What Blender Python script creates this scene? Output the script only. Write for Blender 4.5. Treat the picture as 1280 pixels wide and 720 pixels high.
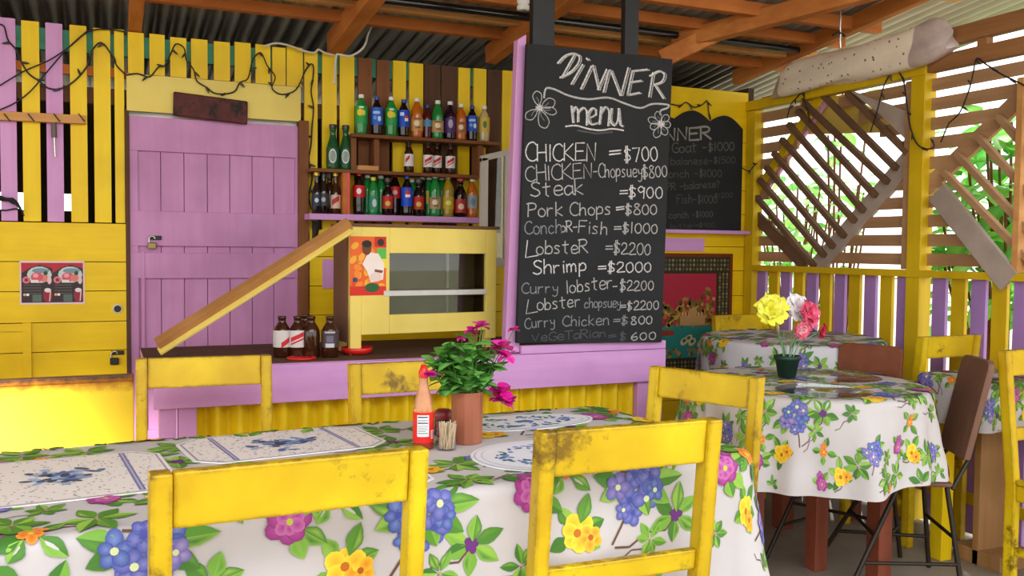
import bpy, bmesh, math, random
import numpy as np
from mathutils import Vector, Matrix
random.seed(7)
rnd = random.Random(11)
PI = math.pi
for o in list(bpy.data.objects): bpy.data.objects.remove(o)
SC = bpy.context.scene
COL = SC.collection

# ------------------------------------------------------------------ camera
YAW, PITCH, ROLL, CAMZ, FPX = 0.418, 0.043, -0.010, 1.25, 1150.0
cy_, sy_, cp_, sp_ = math.cos(YAW), math.sin(YAW), math.cos(PITCH), math.sin(PITCH)
fw = Vector((sy_*cp_, cy_*cp_, -sp_)); rt = Vector((cy_, -sy_, 0)); dn = fw.cross(rt)
cr_, sr_ = math.cos(ROLL), math.sin(ROLL)
rt, dn = cr_*rt + sr_*dn, -sr_*rt + cr_*dn
cam_data = bpy.data.cameras.new('camera'); cam = bpy.data.objects.new('camera', cam_data); COL.objects.link(cam)
mw = Matrix.Identity(4)
for i in range(3):
    mw[i][0] = rt[i]; mw[i][1] = -dn[i]; mw[i][2] = -fw[i]
mw[0][3], mw[1][3], mw[2][3] = 0, 0, CAMZ
cam.matrix_world = mw
cam_data.sensor_width = 36; cam_data.lens = 36*FPX/1280; cam_data.clip_start = .05; cam_data.clip_end = 200
SC.camera = cam
def ray(px, py): return fw + rt*((px-640)/FPX) + dn*((py-360)/FPX)
def on_y(px, py, y): d = ray(px, py); return d*(y/d.y) + Vector((0, 0, CAMZ))
def on_x(px, py, x): d = ray(px, py); return d*(x/d.x) + Vector((0, 0, CAMZ))
def on_z(px, py, z): d = ray(px, py); return d*((z-CAMZ)/d.z) + Vector((0, 0, CAMZ))

# ------------------------------------------------------------------ light
w = bpy.data.worlds.new('sky'); SC.world = w; w.use_nodes = True
nt = w.node_tree; nt.nodes.clear()
wo = nt.nodes.new('ShaderNodeOutputWorld'); bg = nt.nodes.new('ShaderNodeBackground')
tc = nt.nodes.new('ShaderNodeTexCoord'); sx = nt.nodes.new('ShaderNodeSeparateXYZ'); cr = nt.nodes.new('ShaderNodeValToRGB')
cr.color_ramp.elements[0].position = 0.0; cr.color_ramp.elements[0].color = (1.0, .98, .95, 1)
cr.color_ramp.elements[1].position = .7; cr.color_ramp.elements[1].color = (.72, .86, 1.0, 1)
nt.links.new(tc.outputs['Generated'], sx.inputs[0]); nt.links.new(sx.outputs['Z'], cr.inputs[0])
nt.links.new(cr.outputs[0], bg.inputs[0]); bg.inputs[1].default_value = 2.3
nt.links.new(bg.outputs[0], wo.inputs[0])
def lamp(name, kind, loc, target, energy, color=(1, 1, 1), **kw):
    d = bpy.data.lights.new(name, kind); o = bpy.data.objects.new(name, d); COL.objects.link(o)
    o.location = loc; o.rotation_euler = (Vector(target)-Vector(loc)).to_track_quat('-Z', 'Y').to_euler()
    d.energy = energy; d.color = color
    for k, v in kw.items(): setattr(d, k, v)
    return o
lamp('sun', 'SUN', (6, 7, 8), (1.2, 1.5, 0), 3.0, (1, .95, .86), angle=.02)
lamp('daylight_from_open_side', 'AREA', (.3, -.35, 2.85), (.6, 2.3, .7), 40, (1, .98, .96), shape='RECTANGLE', size=4.0, size_y=.9)
lamp('added_panel_spot', 'SPOT', (-1.75, 1.3, 1.7), (-.56, 3.28, .50), 2300, (1, .98, .93), spot_size=.42, spot_blend=1.0, shadow_soft_size=.15)  # added spot for the glare on the yellow sheet-metal panel; no doorway is built
vs = SC.view_settings
vs.view_transform = 'Standard'; vs.look = 'None'; vs.gamma = 1; vs.use_curve_mapping = False; vs.exposure = 0.12

# ------------------------------------------------------------------ materials
def lin(h):
    if isinstance(h, str):
        h = h.lstrip('#'); c = [int(h[i:i+2], 16)/255 for i in (0, 2, 4)]
        return tuple(x/12.92 if x <= .04045 else ((x+.055)/1.055)**2.4 for x in c)
    return tuple(h)
def new_mat(name):
    m = bpy.data.materials.new(name); m.use_nodes = True
    n = m.node_tree.nodes; b = n['Principled BSDF']
    return m, n, m.node_tree.links, b
def noise(n, l, scale, stretch=(1, 1, 1), detail=4, rough=.55):
    t = n.new('ShaderNodeTexCoord'); mp = n.new('ShaderNodeMapping'); mp.inputs['Scale'].default_value = stretch
    x = n.new('ShaderNodeTexNoise'); x.inputs['Scale'].default_value = scale; x.inputs['Detail'].default_value = detail
    x.inputs['Roughness'].default_value = rough
    l.new(t.outputs['Object'], mp.inputs[0]); l.new(mp.outputs[0], x.inputs['Vector'])
    return x.outputs[0]
def ramp(n, l, src, a, b, ca=(0, 0, 0, 1), cb=(1, 1, 1, 1)):
    r = n.new('ShaderNodeValToRGB'); e = r.color_ramp.elements
    e[0].position, e[0].color, e[1].position, e[1].color = a, ca, b, cb
    l.new(src, r.inputs[0]); return r.outputs[0]
def mix(n, l, fac, a, b):
    x = n.new('ShaderNodeMix'); x.data_type = 'RGBA'
    for s, v in ((x.inputs[0], fac), (x.inputs[6], a), (x.inputs[7], b)):
        if isinstance(v, (int, float)): s.default_value = v
        elif isinstance(v, tuple): s.default_value = (*v[:3], 1)
        else: l.new(v, s)
    return x.outputs[2]
def bump(n, l, src, b, s=.2, d=.002):
    x = n.new('ShaderNodeBump'); x.inputs['Strength'].default_value = s; x.inputs['Distance'].default_value = d
    l.new(src, x.inputs['Height']); l.new(x.outputs[0], b.inputs['Normal'])
def wood(name, c1, c2, stretch=(1, 1, .08), rough=.6, scale=30, wear=None, wear_amt=.62, wear_scale=9, spec=.3, bs=.35):
    """grained wood or brush-painted wood; wear = colour of stains and chips"""
    m, n, l, b = new_mat(name)
    g = noise(n, l, scale, stretch, 5)
    big = noise(n, l, 2.6, (1, 1, 1), 3)
    col = mix(n, l, ramp(n, l, g, .3, .72), lin(c1), lin(c2))
    dark = tuple(x*.82 for x in lin(c1))
    col = mix(n, l, ramp(n, l, big, .45, .75), col, dark)
    if wear:
        wn = noise(n, l, wear_scale, tuple(.4+.6*s for s in stretch), 8, .72)
        col = mix(n, l, ramp(n, l, wn, wear_amt, wear_amt+.09), col, lin(wear))
    l.new(col, b.inputs['Base Color']); b.inputs['Roughness'].default_value = rough
    b.inputs['Specular IOR Level'].default_value = spec
    bump(n, l, g, b, bs, .002)
    return m
def plain(name, c, rough=.5, metal=0, spec=.5, var=.12, scale=20, **kw):
    m, n, l, b = new_mat(name)
    x = noise(n, l, scale); cc = lin(c)
    l.new(mix(n, l, ramp(n, l, x, .3, .7), cc, tuple(v*(1-var) for v in cc)), b.inputs['Base Color'])
    b.inputs['Roughness'].default_value = rough; b.inputs['Metallic'].default_value = metal
    b.inputs['Specular IOR Level'].default_value = spec
    for k, v in kw.items(): b.inputs[k.replace('_', ' ')].default_value = v
    return m
def attr_mat(name, rough=.6, spec=.3, bscale=0, bs=.1, var=.06, bl=None):
    """printed or many-coloured surface: colours come from the mesh's own colour layer"""
    m, n, l, b = new_mat(name)
    a = n.new('ShaderNodeAttribute'); a.attribute_name = 'Col'
    x = noise(n, l, 14); hs = n.new('ShaderNodeHueSaturation')
    mr = n.new('ShaderNodeMapRange'); mr.inputs[3].default_value = 1-var; mr.inputs[4].default_value = 1+var
    l.new(x, mr.inputs[0]); l.new(mr.outputs[0], hs.inputs['Value']); l.new(a.outputs['Color'], hs.inputs['Color'])
    l.new(hs.outputs[0], b.inputs['Base Color'])
    b.inputs['Roughness'].default_value = rough; b.inputs['Specular IOR Level'].default_value = spec
    if bscale: bump(n, l, noise(n, l, bscale), b, bs, .004)
    return m
def glass(name, c, rough=.03, trans=1.0, ior=1.45):
    m, n, l, b = new_mat(name)
    x = noise(n, l, 15); cc = lin(c)
    l.new(mix(n, l, x, cc, tuple(v*.85 for v in cc)), b.inputs['Base Color'])
    b.inputs['Roughness'].default_value = rough; b.inputs['Transmission Weight'].default_value = trans; b.inputs['IOR'].default_value = ior
    return m
YEL = wood('yellow_paint', '#f2c60a', '#fbd814', (1, 1, .07), .45, 26, '#8a6410', .70, 8)
YELH = wood('yellow_paint_boards', '#f0c408', '#fad612', (.07, 1, 1), .45, 26, '#9a7010', .69, 7)
YELC = wood('yellow_chair_paint', '#cda208', '#f0ce16', (.35, .35, .35), .42, 14, '#806010', .575, 10, .4)
def grimy_edges(m, col):
    n, l = m.node_tree.nodes, m.node_tree.links; b = n['Principled BSDF']
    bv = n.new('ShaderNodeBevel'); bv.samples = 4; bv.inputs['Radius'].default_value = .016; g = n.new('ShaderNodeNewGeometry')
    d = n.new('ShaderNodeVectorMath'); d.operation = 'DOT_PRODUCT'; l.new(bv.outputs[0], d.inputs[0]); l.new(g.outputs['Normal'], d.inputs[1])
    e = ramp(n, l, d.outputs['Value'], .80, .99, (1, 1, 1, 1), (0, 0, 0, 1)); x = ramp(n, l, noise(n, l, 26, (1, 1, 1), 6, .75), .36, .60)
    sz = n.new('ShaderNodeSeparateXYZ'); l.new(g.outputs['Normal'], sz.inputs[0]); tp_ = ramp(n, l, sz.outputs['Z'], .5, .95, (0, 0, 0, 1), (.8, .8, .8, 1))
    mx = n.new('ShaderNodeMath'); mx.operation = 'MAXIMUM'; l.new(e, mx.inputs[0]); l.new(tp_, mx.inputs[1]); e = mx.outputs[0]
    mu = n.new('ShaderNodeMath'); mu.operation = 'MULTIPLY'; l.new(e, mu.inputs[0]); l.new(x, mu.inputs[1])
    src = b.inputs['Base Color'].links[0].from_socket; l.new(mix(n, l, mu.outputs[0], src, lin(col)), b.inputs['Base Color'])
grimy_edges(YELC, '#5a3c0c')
YELP = wood('pale_yellow_paint', '#e9cd62', '#f0d974', (.2, .2, .2), .5, 20, '#8d7428', .70, 12)
LIL = wood('lilac_paint', '#d295cc', '#dca2d6', (1, 1, .07), .5, 26, '#9c6590', .70, 8)
LILD = wood('lilac_door_paint', '#c486b6', '#d094c4', (1, 1, .07), .5, 26, '#7a4a72', .68, 9)
LILH = wood('lilac_paint_beam', '#d196d2', '#dca4da', (.07, 1, 1), .5, 26, '#96628e', .71, 9)
PUR = wood('purple_paint', '#a97fc0', '#b48acb', (1, 1, .07), .5, 26)
YELO = wood('ochre_paint', '#d6b010', '#e0bc1c', (1, 1, .07), .5, 26, '#8d6f10', .7, 8)
BRN = wood('brown_planks', '#7a4a2c', '#8f5a36', (1, 1, .07), .75, 26, '#40261a', .66, 8)
DBR = wood('dark_brown_planks', '#54392a', '#674634', (1, 1, .07), .8, 26, '#2c1c14', .66, 8)
RAW = wood('orange_timber', '#b5642c', '#cf7e3c', (.06, 1, 1), .7, 24, '#7c401c', .68, 6)
RAWY = wood('orange_rafter_timber', '#b5682e', '#d28844', (1, .06, 1), .7, 24, '#7c441e', .68, 6)
PALE = wood('pale_timber', '#c88c50', '#dca466', (.06, 1, 1), .7, 24, '#95602e', .7, 6)
SLAT = wood('weathered_slats', '#a47c58', '#c0966e', (1, .06, 1), .8, 24, '#54382a', .68, 8)
GRY = wood('grey_weathered_board', '#a8968a', '#bdaca0', (1, .3, .3), .8, 24, '#74655a', .7, 8)
BAR = wood('lattice_bars', '#6a4c38', '#7e5e46', (.3, .3, .3), .8, 24, '#3a281e', .66, 8)
TBL = wood('red_brown_legs', '#7c3c28', '#94503a', (1, 1, .07), .5, 24, '#4c1f18', .68, 8)
MID = wood('brown_plywood', '#743a20', '#84482a', (.2, 1, 1), .45, 20)
PLYD = wood('dark_plywood', '#76503e', '#866050', (1, 1, .1), .5, 20)
OAK = wood('table_end_board', '#a07444', '#b4885a', (1, 1, .07), .6, 24, '#6f4c28', .7, 8)
VASEM = wood('reddish_wood', '#9c5a40', '#b87054', (1, 1, .06), .5, 40)
TEAL = wood('teal_paint', '#3f8a70', '#4c9a80', (.07, 1, 1), .6, 26)
BLK = plain('black_paint', '#1d1d20', .55)
BOARD = plain('chalkboard', '#26272a', .75, 0, .3, .35, 4)
STEEL = plain('dark_steel', '#33281f', .45, .4)
CHROME = plain('bright_metal', '#c8c8c0', .25, .9)
CONC = None
RED = plain('red_plastic', '#e0241c', .3)
WHITE = plain('white_plastic', '#f4f2ee', .4)
WIRE = plain('black_wire', '#171416', .6)
WIREW = plain('white_wire', '#d8d0c4', .5)
GRN = plain('bottle_green', '#1f7a34', .12, 0, .6)
ATT = attr_mat('printed_card', .45)
ATTC = attr_mat('printed_cloth', .55, .35, 3.2, .35, .05)
ATTM = attr_mat('printed_mat', .42, .4)
ATTL = attr_mat('leaves_and_petals', .5, .3)
def chalk_mat():
    m, n, l, b = new_mat('chalk')
    a = n.new('ShaderNodeAttribute'); a.attribute_name = 'Col'
    x = ramp(n, l, noise(n, l, 420, (1, 1, 1), 3, .7), .33, .56)
    l.new(mix(n, l, x, tuple(v*1.8 for v in lin('#26272a')), a.outputs['Color']), b.inputs['Base Color'])
    b.inputs['Roughness'].default_value = .95; b.inputs['Specular IOR Level'].default_value = .05
    return m
CHALK = chalk_mat()
def concrete():
    m, n, l, b = new_mat('concrete_floor')
    x = noise(n, l, 3, (1, 1, 1), 8, .7); y = noise(n, l, 60, (1, 1, 1), 4)
    c = mix(n, l, ramp(n, l, x, .3, .7), lin('#8a7c6c'), lin('#a89c8c'))
    l.new(mix(n, l, ramp(n, l, y, .4, .8), c, lin('#978a7a')), b.inputs['Base Color'])
    b.inputs['Roughness'].default_value = .6; bump(n, l, y, b, .15, .002)
    return m
CONC = concrete()
def zinc():
    m, n, l, b = new_mat('zinc_sheet')
    x = noise(n, l, 4, (1, .2, 1), 6, .65)
    l.new(mix(n, l, ramp(n, l, x, .35, .7), lin('#d4d0cc'), lin('#a49a92')), b.inputs['Base Color'])
    b.inputs['Metallic'].default_value = .25; b.inputs['Roughness'].default_value = .42
    return m
ZINC = zinc()
def rusty_yellow():
    m, n, l, b = new_mat('rusty_yellow_sheet')
    t = n.new('ShaderNodeTexCoord'); s = n.new('ShaderNodeSeparateXYZ'); l.new(t.outputs['Object'], s.inputs[0])
    x = noise(n, l, 16, (1, 1, 1), 8, .75)
    ad = n.new('ShaderNodeMath'); ad.operation = 'MULTIPLY_ADD'; ad.inputs[1].default_value = .075; l.new(x, ad.inputs[0]); l.new(s.outputs['Z'], ad.inputs[2])
    c = mix(n, l, ramp(n, l, ad.outputs[0], .806, .834), lin('#f6d234'), lin('#b8741a'))
    c = mix(n, l, ramp(n, l, ad.outputs[0], .834, .856), c, lin('#4a2c1e'))
    l.new(c, b.inputs['Base Color']); b.inputs['Roughness'].default_value = .32
    return m
RUSTY = rusty_yellow()
def corr_yellow():
    return plain('yellow_corrugated', '#f0cc14', .4, 0, .4, .15, 9)
CORY = corr_yellow()
def tarp():
    m, n, l, b = new_mat('dotted_wrap')
    v = n.new('ShaderNodeTexVoronoi'); v.inputs['Scale'].default_value = 30
    t = n.new('ShaderNodeTexCoord'); l.new(t.outputs['Object'], v.inputs['Vector'])
    l.new(mix(n, l, ramp(n, l, v.outputs['Distance'], .15, .21), lin('#8a6a4c'), lin('#fbecd8')), b.inputs['Base Color'])
    b.inputs['Roughness'].default_value = .35
    bump(n, l, noise(n, l, 9, (1, 1, 1), 4), b, .5, .02)
    return m
TARP = tarp()
PANE = glass('window_pane', '#e8f0e8', .02)

# ------------------------------------------------------------------ mesh builder
def tag(o, label=None, cat=None, group=None, kind=None):
    if label: o['label'] = label
    if cat: o['category'] = cat
    if group: o['group'] = group
    if kind: o['kind'] = kind
    return o
def thing(name, label, cat, loc=(0, 0, 0), rz=0, group=None):
    o = bpy.data.objects.new(name, None); COL.objects.link(o); o.empty_display_size = .1
    o.location = loc; o.rotation_euler = (0, 0, rz)
    return tag(o, label, cat, group)
class MB:
    def __init__(s): s.v = []; s.f = []; s.mi = []; s.sm = []; s.c = []; s.m = Matrix.Identity(4); s.mats = []
    def midx(s, m):
        if m not in s.mats: s.mats.append(m)
        return s.mats.index(m)
    def add(s, vs, fs, mat, smooth=False, col=None):
        b = len(s.v); k = s.midx(mat)
        for i, p in enumerate(vs):
            s.v.append(s.m @ Vector(p))
            s.c.append((1, 1, 1) if col is None else (col[i] if isinstance(col, list) else col))
        for f in fs: s.f.append([b+i for i in f]); s.mi.append(k); s.sm.append(smooth)
        return s
    def box(s, lo, hi, mat, col=None):
        (a, b, c), (d, e, f) = lo, hi
        vs = [(a, b, c), (d, b, c), (d, e, c), (a, e, c), (a, b, f), (d, b, f), (d, e, f), (a, e, f)]
        return s.add(vs, [(3, 2, 1, 0), (4, 5, 6, 7), (0, 1, 5, 4), (1, 2, 6, 5), (2, 3, 7, 6), (3, 0, 4, 7)], mat, False, col)
    def beam(s, p, q, wd, ht, mat, up=(0, 0, 1)):
        """square timber from p to q; wd sideways, ht along up"""
        p, q = Vector(p), Vector(q); d = (q-p).normalized(); u = Vector(up); sd = d.cross(u).normalized(); u = sd.cross(d).normalized()
        vs = [e + sd*(a*wd/2) + u*(b*ht/2) for e in (p, q) for a, b in ((-1, -1), (1, -1), (1, 1), (-1, 1))]
        return s.add(vs, [(0, 1, 2, 3), (7, 6, 5, 4), (0, 4, 5, 1), (1, 5, 6, 2), (2, 6, 7, 3), (3, 7, 4, 0)], mat)
    def prism(s, pts, ext, mat, smooth=False):
        """closed outline pts (3D) pushed along ext"""
        n = len(pts); e = Vector(ext); vs = [Vector(p) for p in pts] + [Vector(p)+e for p in pts]
        fs = [tuple(range(n)), tuple(range(2*n-1, n-1, -1))] + [(i, i+n, (i+1) % n+n, (i+1) % n) for i in range(n)]
        return s.add(vs, fs, mat, smooth)
    def tube(s, path, r, mat, seg=8, cap=True):
        path = [Vector(p) for p in path]; n = len(path); vs = []; prev = None
        for i, p in enumerate(path):
            d = (path[min(i+1, n-1)]-path[max(i-1, 0)]).normalized()
            if prev is None: a = d.orthogonal().normalized()
            else: a = (prev - d*prev.dot(d)).normalized()
            prev = a; b = d.cross(a); rr = r[i] if isinstance(r, (list, tuple)) else r
            vs += [p + (a*math.cos(t*2*PI/seg)+b*math.sin(t*2*PI/seg))*rr for t in range(seg)]
        fs = [(i*seg+t, i*seg+(t+1) % seg, (i+1)*seg+(t+1) % seg, (i+1)*seg+t) for i in range(n-1) for t in range(seg)]
        s.add(vs, fs, mat, True)
        if cap: s.add(vs[:seg], [tuple(range(seg-1, -1, -1))], mat); s.add(vs[-seg:], [tuple(range(seg))], mat)
        return s
    def lathe(s, prof, mat, c=(0, 0, 0), seg=24, smooth=True, a0=0, a1=2*PI, col=None):
        full = abs(a1-a0-2*PI) < 1e-6; k = seg if full else seg+1
        vs = [(c[0]+r*math.cos(a0+(a1-a0)*t/seg), c[1]+r*math.sin(a0+(a1-a0)*t/seg), c[2]+z) for r, z in prof for t in range(k)]
        fs = []
        for i in range(len(prof)-1):
            for t in range(seg):
                u = (t+1) % k
                fs.append((i*k+t, i*k+u, (i+1)*k+u, (i+1)*k+t))
        return s.add(vs, fs, mat, smooth, col)
    def build(s, name, parent=None, bevel=0, seg=2, subsurf=0):
        me = bpy.data.meshes.new(name); me.from_pydata([tuple(v) for v in s.v], [], s.f)
        for m in s.mats: me.materials.append(m)
        me.polygons.foreach_set('material_index', s.mi); me.polygons.foreach_set('use_smooth', s.sm)
        ca = me.color_attributes.new('Col', 'FLOAT_COLOR', 'POINT')
        ca.data.foreach_set('color', [x for c in s.c for x in (c[0], c[1], c[2], 1)])
        me.update()
        o = bpy.data.objects.new(name, me); COL.objects.link(o)
        if parent:
            o.parent = parent; o.matrix_parent_inverse = world_of(parent).inverted()
        if bevel:
            b = o.modifiers.new('bevel', 'BEVEL'); b.width = bevel; b.segments = seg; b.limit_method = 'ANGLE'; b.angle_limit = .6
        if subsurf:
            b = o.modifiers.new('sub', 'SUBSURF'); b.levels = b.render_levels = subsurf
        return o
def world_of(o):
    m = o.matrix_basis.copy()
    while o.parent: m = o.parent.matrix_basis @ o.matrix_parent_inverse @ m; o = o.parent
    return m
def copy_thing(src, loc, rz, label=None, scale=None):
    r = src.copy(); COL.objects.link(r); r.location = loc; r.rotation_euler = (0, 0, rz)
    if scale: r.scale = scale
    if label: r['label'] = label
    def kids(a, b):
        for ch in [x for x in list(COL.objects) if x.parent == a]:
            c = ch.copy(); COL.objects.link(c); c.parent = b; kids(ch, c)
    kids(src, r)
    return r
class Flat:
    """flat artwork laid on a plane: polygons with colours, each layer a hair in front of the last"""
    def __init__(s, o, u, v, nrm, mat, step=.0002, mb=None):
        s.o, s.u, s.v, s.n = Vector(o), Vector(u), Vector(v), Vector(nrm); s.mat = mat; s.mb = mb or MB(); s.step = step; s.cnt = 0
    def P(s, a, b, k=0): return s.o + s.u*a + s.v*b + s.n*(s.step*k)
    def poly(s, pts, col, k=1):
        s.cnt += 1; k += .11*(s.cnt % 7)
        vs = [s.P(a, b, k) for a, b in pts]
        if len(vs) >= 3:
            nn = Vector((0, 0, 0))
            for i in range(len(vs)): nn += (vs[i]-vs[0]).cross(vs[(i+1) % len(vs)]-vs[0])
            if nn.dot(s.n) < 0: vs.reverse()
        s.mb.add(vs, [tuple(range(len(vs)))], s.mat, False, lin(col)); return s
    def rect(s, a, b, c, d, col, k=1): return s.poly([(a, b), (c, b), (c, d), (a, d)], col, k)
    def ell(s, x, y, rx, ry, col, k=1, rot=0, n=14):
        return s.poly([(x+rx*math.cos(t*2*PI/n)*math.cos(rot)-ry*math.sin(t*2*PI/n)*math.sin(rot), y+rx*math.cos(t*2*PI/n)*math.sin(rot)+ry*math.sin(t*2*PI/n)*math.cos(rot)) for t in range(n)], col, k)
    def line(s, pts, wd, col, k=1):
        pts = [p for i, p in enumerate(pts) if i == 0 or math.hypot(p[0]-pts[i-1][0], p[1]-pts[i-1][1]) > 1e-6]
        n = len(pts)
        if n < 2: return s
        dirs = []
        for i in range(n):
            a, b = pts[max(i-1, 0)], pts[min(i+1, n-1)]; L = math.hypot(b[0]-a[0], b[1]-a[1]) or 1e-9; dirs.append(((b[0]-a[0])/L, (b[1]-a[1])/L))
        s.cnt += 1; k += .13*(s.cnt % 6); vs = []
        for i, (p, d) in enumerate(zip(pts, dirs)):
            e = -wd*.35 if i == 0 else (wd*.35 if i == n-1 else 0)
            for q in (1, -1): vs.append(s.P(p[0]+d[0]*e-d[1]*wd/2*q, p[1]+d[1]*e+d[0]*wd/2*q, k))
        up = s.u.cross(s.v).dot(s.n) > 0
        s.mb.add(vs, [(2*i, 2*i+1, 2*i+3, 2*i+2) if up else (2*i, 2*i+2, 2*i+3, 2*i+1) for i in range(n-1)], s.mat, False, lin(col))
        return s

YB, XR, YK, ZT = 4.4, 3.454, 3.3, .78      # back wall, right wall, bar front, dining table top
def roof_z(y): return 2.27 + .13*(4.4-y)

# ================================================================== SETTING
mb = MB(); mb.box((-6, -6, -.1), (XR+.03, 6.2, 0), CONC); tag(mb.build('floor'), kind='structure')
GND = plain('sandy_ground', '#d8caa8', .95, 0, .1, .3, 2)
mb = MB(); mb.box((-40, -40, -.3), (40, 40, -.12), GND); tag(mb.build('ground'), kind='structure')
# corrugated roof, ridges run towards the back wall
mb = MB(); pitch = .0762; n = int(8.9/pitch*6); xs = [-4.5+i*pitch/6 for i in range(n)]
ys = [.3, 1.0, 3.0, 6.0]
vs = [(x, y, roof_z(y)+.05+.015*math.cos(x*2*PI/pitch)) for y in ys for x in xs]
fs = [(j*n+i, j*n+i+1, (j+1)*n+i+1, (j+1)*n+i) for j in range(len(ys)-1) for i in range(n-1)]
mb.add(vs, fs, ZINC, True); o = mb.build('ceiling'); tag(o, kind='structure')
sd = o.modifiers.new('thick', 'SOLIDIFY'); sd.thickness = .001
# purlins across, rafters towards the back
pn = 0
for (y, hh, mat, x0, x1) in ((4.17, .05, RAW, -2.5, XR+.1), (3.97, .055, PALE, .45, XR+.1), (3.76, .05, RAW, .95, XR+.1), (3.51, .06, RAW, 1.7, 3.55), (3.08, .055, PALE, 2.95, 3.6), (2.2, .06, RAW, -3, 4), (1.2, .06, RAW, -3, 4)):
    mb = MB(); z = roof_z(y)+.015-hh/2; mb.beam((x0, y, z), (x1, y, z), .045, hh, mat)
    o = mb.build('roof_purlin', bevel=.003); tag(o, kind='structure')
for (x0, y0, x1, y1, dz, wd, ht) in ((.135, 4.5, .135, 2.4, -.04, .055, .09), (1.02, 4.42, 1.05, 2.6, -.05, .075, .1), (1.80, 4.35, 1.86, 2.5, -.05, .06, .09), (2.60, 3.90, 3.13, 2.95, -.055, .07, .085), (3.36, 4.4, 3.40, 2.5, -.02, .05, .08)):
    mb = MB(); mb.beam((x0, y0, roof_z(y0)+dz), (x1, y1, roof_z(y1)+dz), wd, ht, RAWY)
    o = mb.build('roof_rafter', bevel=.004); tag(o, kind='structure')
mb = MB(); mb.beam((2.50, 3.86, 2.18), (2.74, 3.74, 2.31), .05, .085, RAWY); tag(mb.build('roof_brace', bevel=.004), kind='structure')

# ---- back wall: boards and gaps
def zat(px, py): return on_y(px, py, YB).z
mb = MB()
def plank(pa, pb, z0, z1, mat, yy=YB, t=.018, ref=150):
    x0, x1 = on_y(pa, ref, YB).x, on_y(pb, ref, YB).x
    j = rnd.uniform(-.004, .004)
    mb.box((x0, yy, z0), (x1, yy+t, z1+j), mat)
# left planks
for a, b, m in ((-36, -22, YEL), (-16, -3, LIL), (0, 20.5, LIL), (28, 50, YEL), (58, 79, LIL), (88, 109, YEL), (117.5, 138.5, YEL), (143.5, 155.5, YEL)):
    plank(a, b, 1.345, 2.185, m)
xk = on_y(-42, 150, YB).x; kk = 0
while xk > -1.95:
    mb.box((xk-.085, YB, 1.345), (xk, YB+.018, 2.185), LIL if kk % 3 == 1 else YEL); xk -= .115; kk += 1
# short planks over the door
for a, b in ((160, 180), (187, 206), (213, 233), (239, 259.5), (267.5, 287.5), (293.5, 313.5), (319.5, 338), (340.5, 357), (358.5, 378.5)):
    plank(a, b, 2.0, 2.178, YEL, ref=75)
# planks behind the shelves
for a, b, m in ((380.5, 397, YEL), (403, 421, YEL), (425, 443, YEL), (448, 465, BRN), (471, 487, BRN), (491.5, 507.5, YEL), (512, 529, YEL), (530.5, 550, DBR), (552, 571.5, DBR), (573, 587.5, YEL), (592.5, 608, YEL), (609.5, 626.5, DBR), (628, 641, YEL), (645, 660, YEL), (664, 680, BRN), (684, 700, YEL), (704, 720, YEL), (724, 740, BRN)):
    plank(a, b, 1.32 if a < 445 else .02, 2.165, m, ref=100)
# boards under the planks, left: wide horizontal boards
zz = [1.34, 1.172, 1.045, .912, .785, .655, .52, .39, .26, .13, .0]
for z1, z0 in zip(zz, zz[1:]): mb.box((-2.0, YB-.012, z0+.0035), (.098, YB+.012, z1), YELH)
mb.box((-.315, YB-.024, .62), (-.283, YB-.012, .915), YELH)
mb.box((-1.6, YB-.024, .88), (-.315, YB-.012, .912), YELH)
# boards left of the display cabinet and behind the bar
zz = [1.33, 1.20, 1.06, .92, .78, .64, .5, .36, .2, .0]
for z1, z0 in zip(zz, zz[1:]): mb.box((.895, YB-.012, z0+.0035), (2.1, YB+.012, z1), YELH)
mb.box((.955, YB-.022, 1.05), (1.035, YB-.012, 1.19), LIL)
# header over the door
mb.box((.098, YB-.02, 1.835), (.852, YB, 1.995), YELP); mb.box((.1, YB+.03, 1.78), (.85, YB+.045, 1.86), ZINC)
# right part: yellow boards behind the second menu board
mb.box((2.1, YB, 2.02), (XR, YB+.02, 2.17), YELH)
zz = [2.02, 1.88, 1.74, 1.60, 1.46, 1.345, 1.27, 1.13, .985, .84, .69, .54, .39, .24, .1, .0]
for z1, z0 in zip(zz, zz[1:]): mb.box((2.1, YB, z0+.003), (XR, YB+.02, z1), YELH)
tag(mb.build('wall_back'), kind='structure')
# rails behind the planks
mb = MB(); mb.box((-2, YB+.02, 2.075), (2.1, YB+.055, 2.165), TEAL); mb.box((-2, YB+.02, 1.86), (2.1, YB+.055, 1.93), DBR)
mb.box((-2, YB+.02, 1.98), (.1, YB+.04, 2.02), RAW)
tag(mb.build('trim_1'), kind='structure')
# kitchen behind, dim
DARKW = wood('kitchen_boards', '#4a382c', '#5c4638', (1, 1, .07), .8, 20)
mb = MB(); mb.box((-3, 5.9, 0), (.1-.65, 5.95, 2.065), DARKW); mb.box((-.55, 5.9, 0), (.12, 5.95, 1.44), DARKW); mb.box((-.55, 5.9, 1.54), (.12, 5.95, 2.065), DARKW); mb.box((-.40, 5.9, 1.44), (-.22, 5.95, 1.54), DARKW); mb.box((-.08, 5.9, 1.44), (.12, 5.95, 1.54), DARKW); mb.box((.12, 5.9, 0), (4, 5.95, 2.065), DARKW)
mb.box((XR, YB, 0), (XR+.04, 5.9, 2.2), DARKW); mb.box((-3.05, YB, 0), (-3, 5.9, 2.2), DARKW)
tag(mb.build('wall_kitchen'), kind='structure')
mb = MB(); mb.box((-3, YB, 0), (-2.0, YB+.02, 2.18), YELH); tag(mb.build('wall_back_side'), kind='structure')
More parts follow.
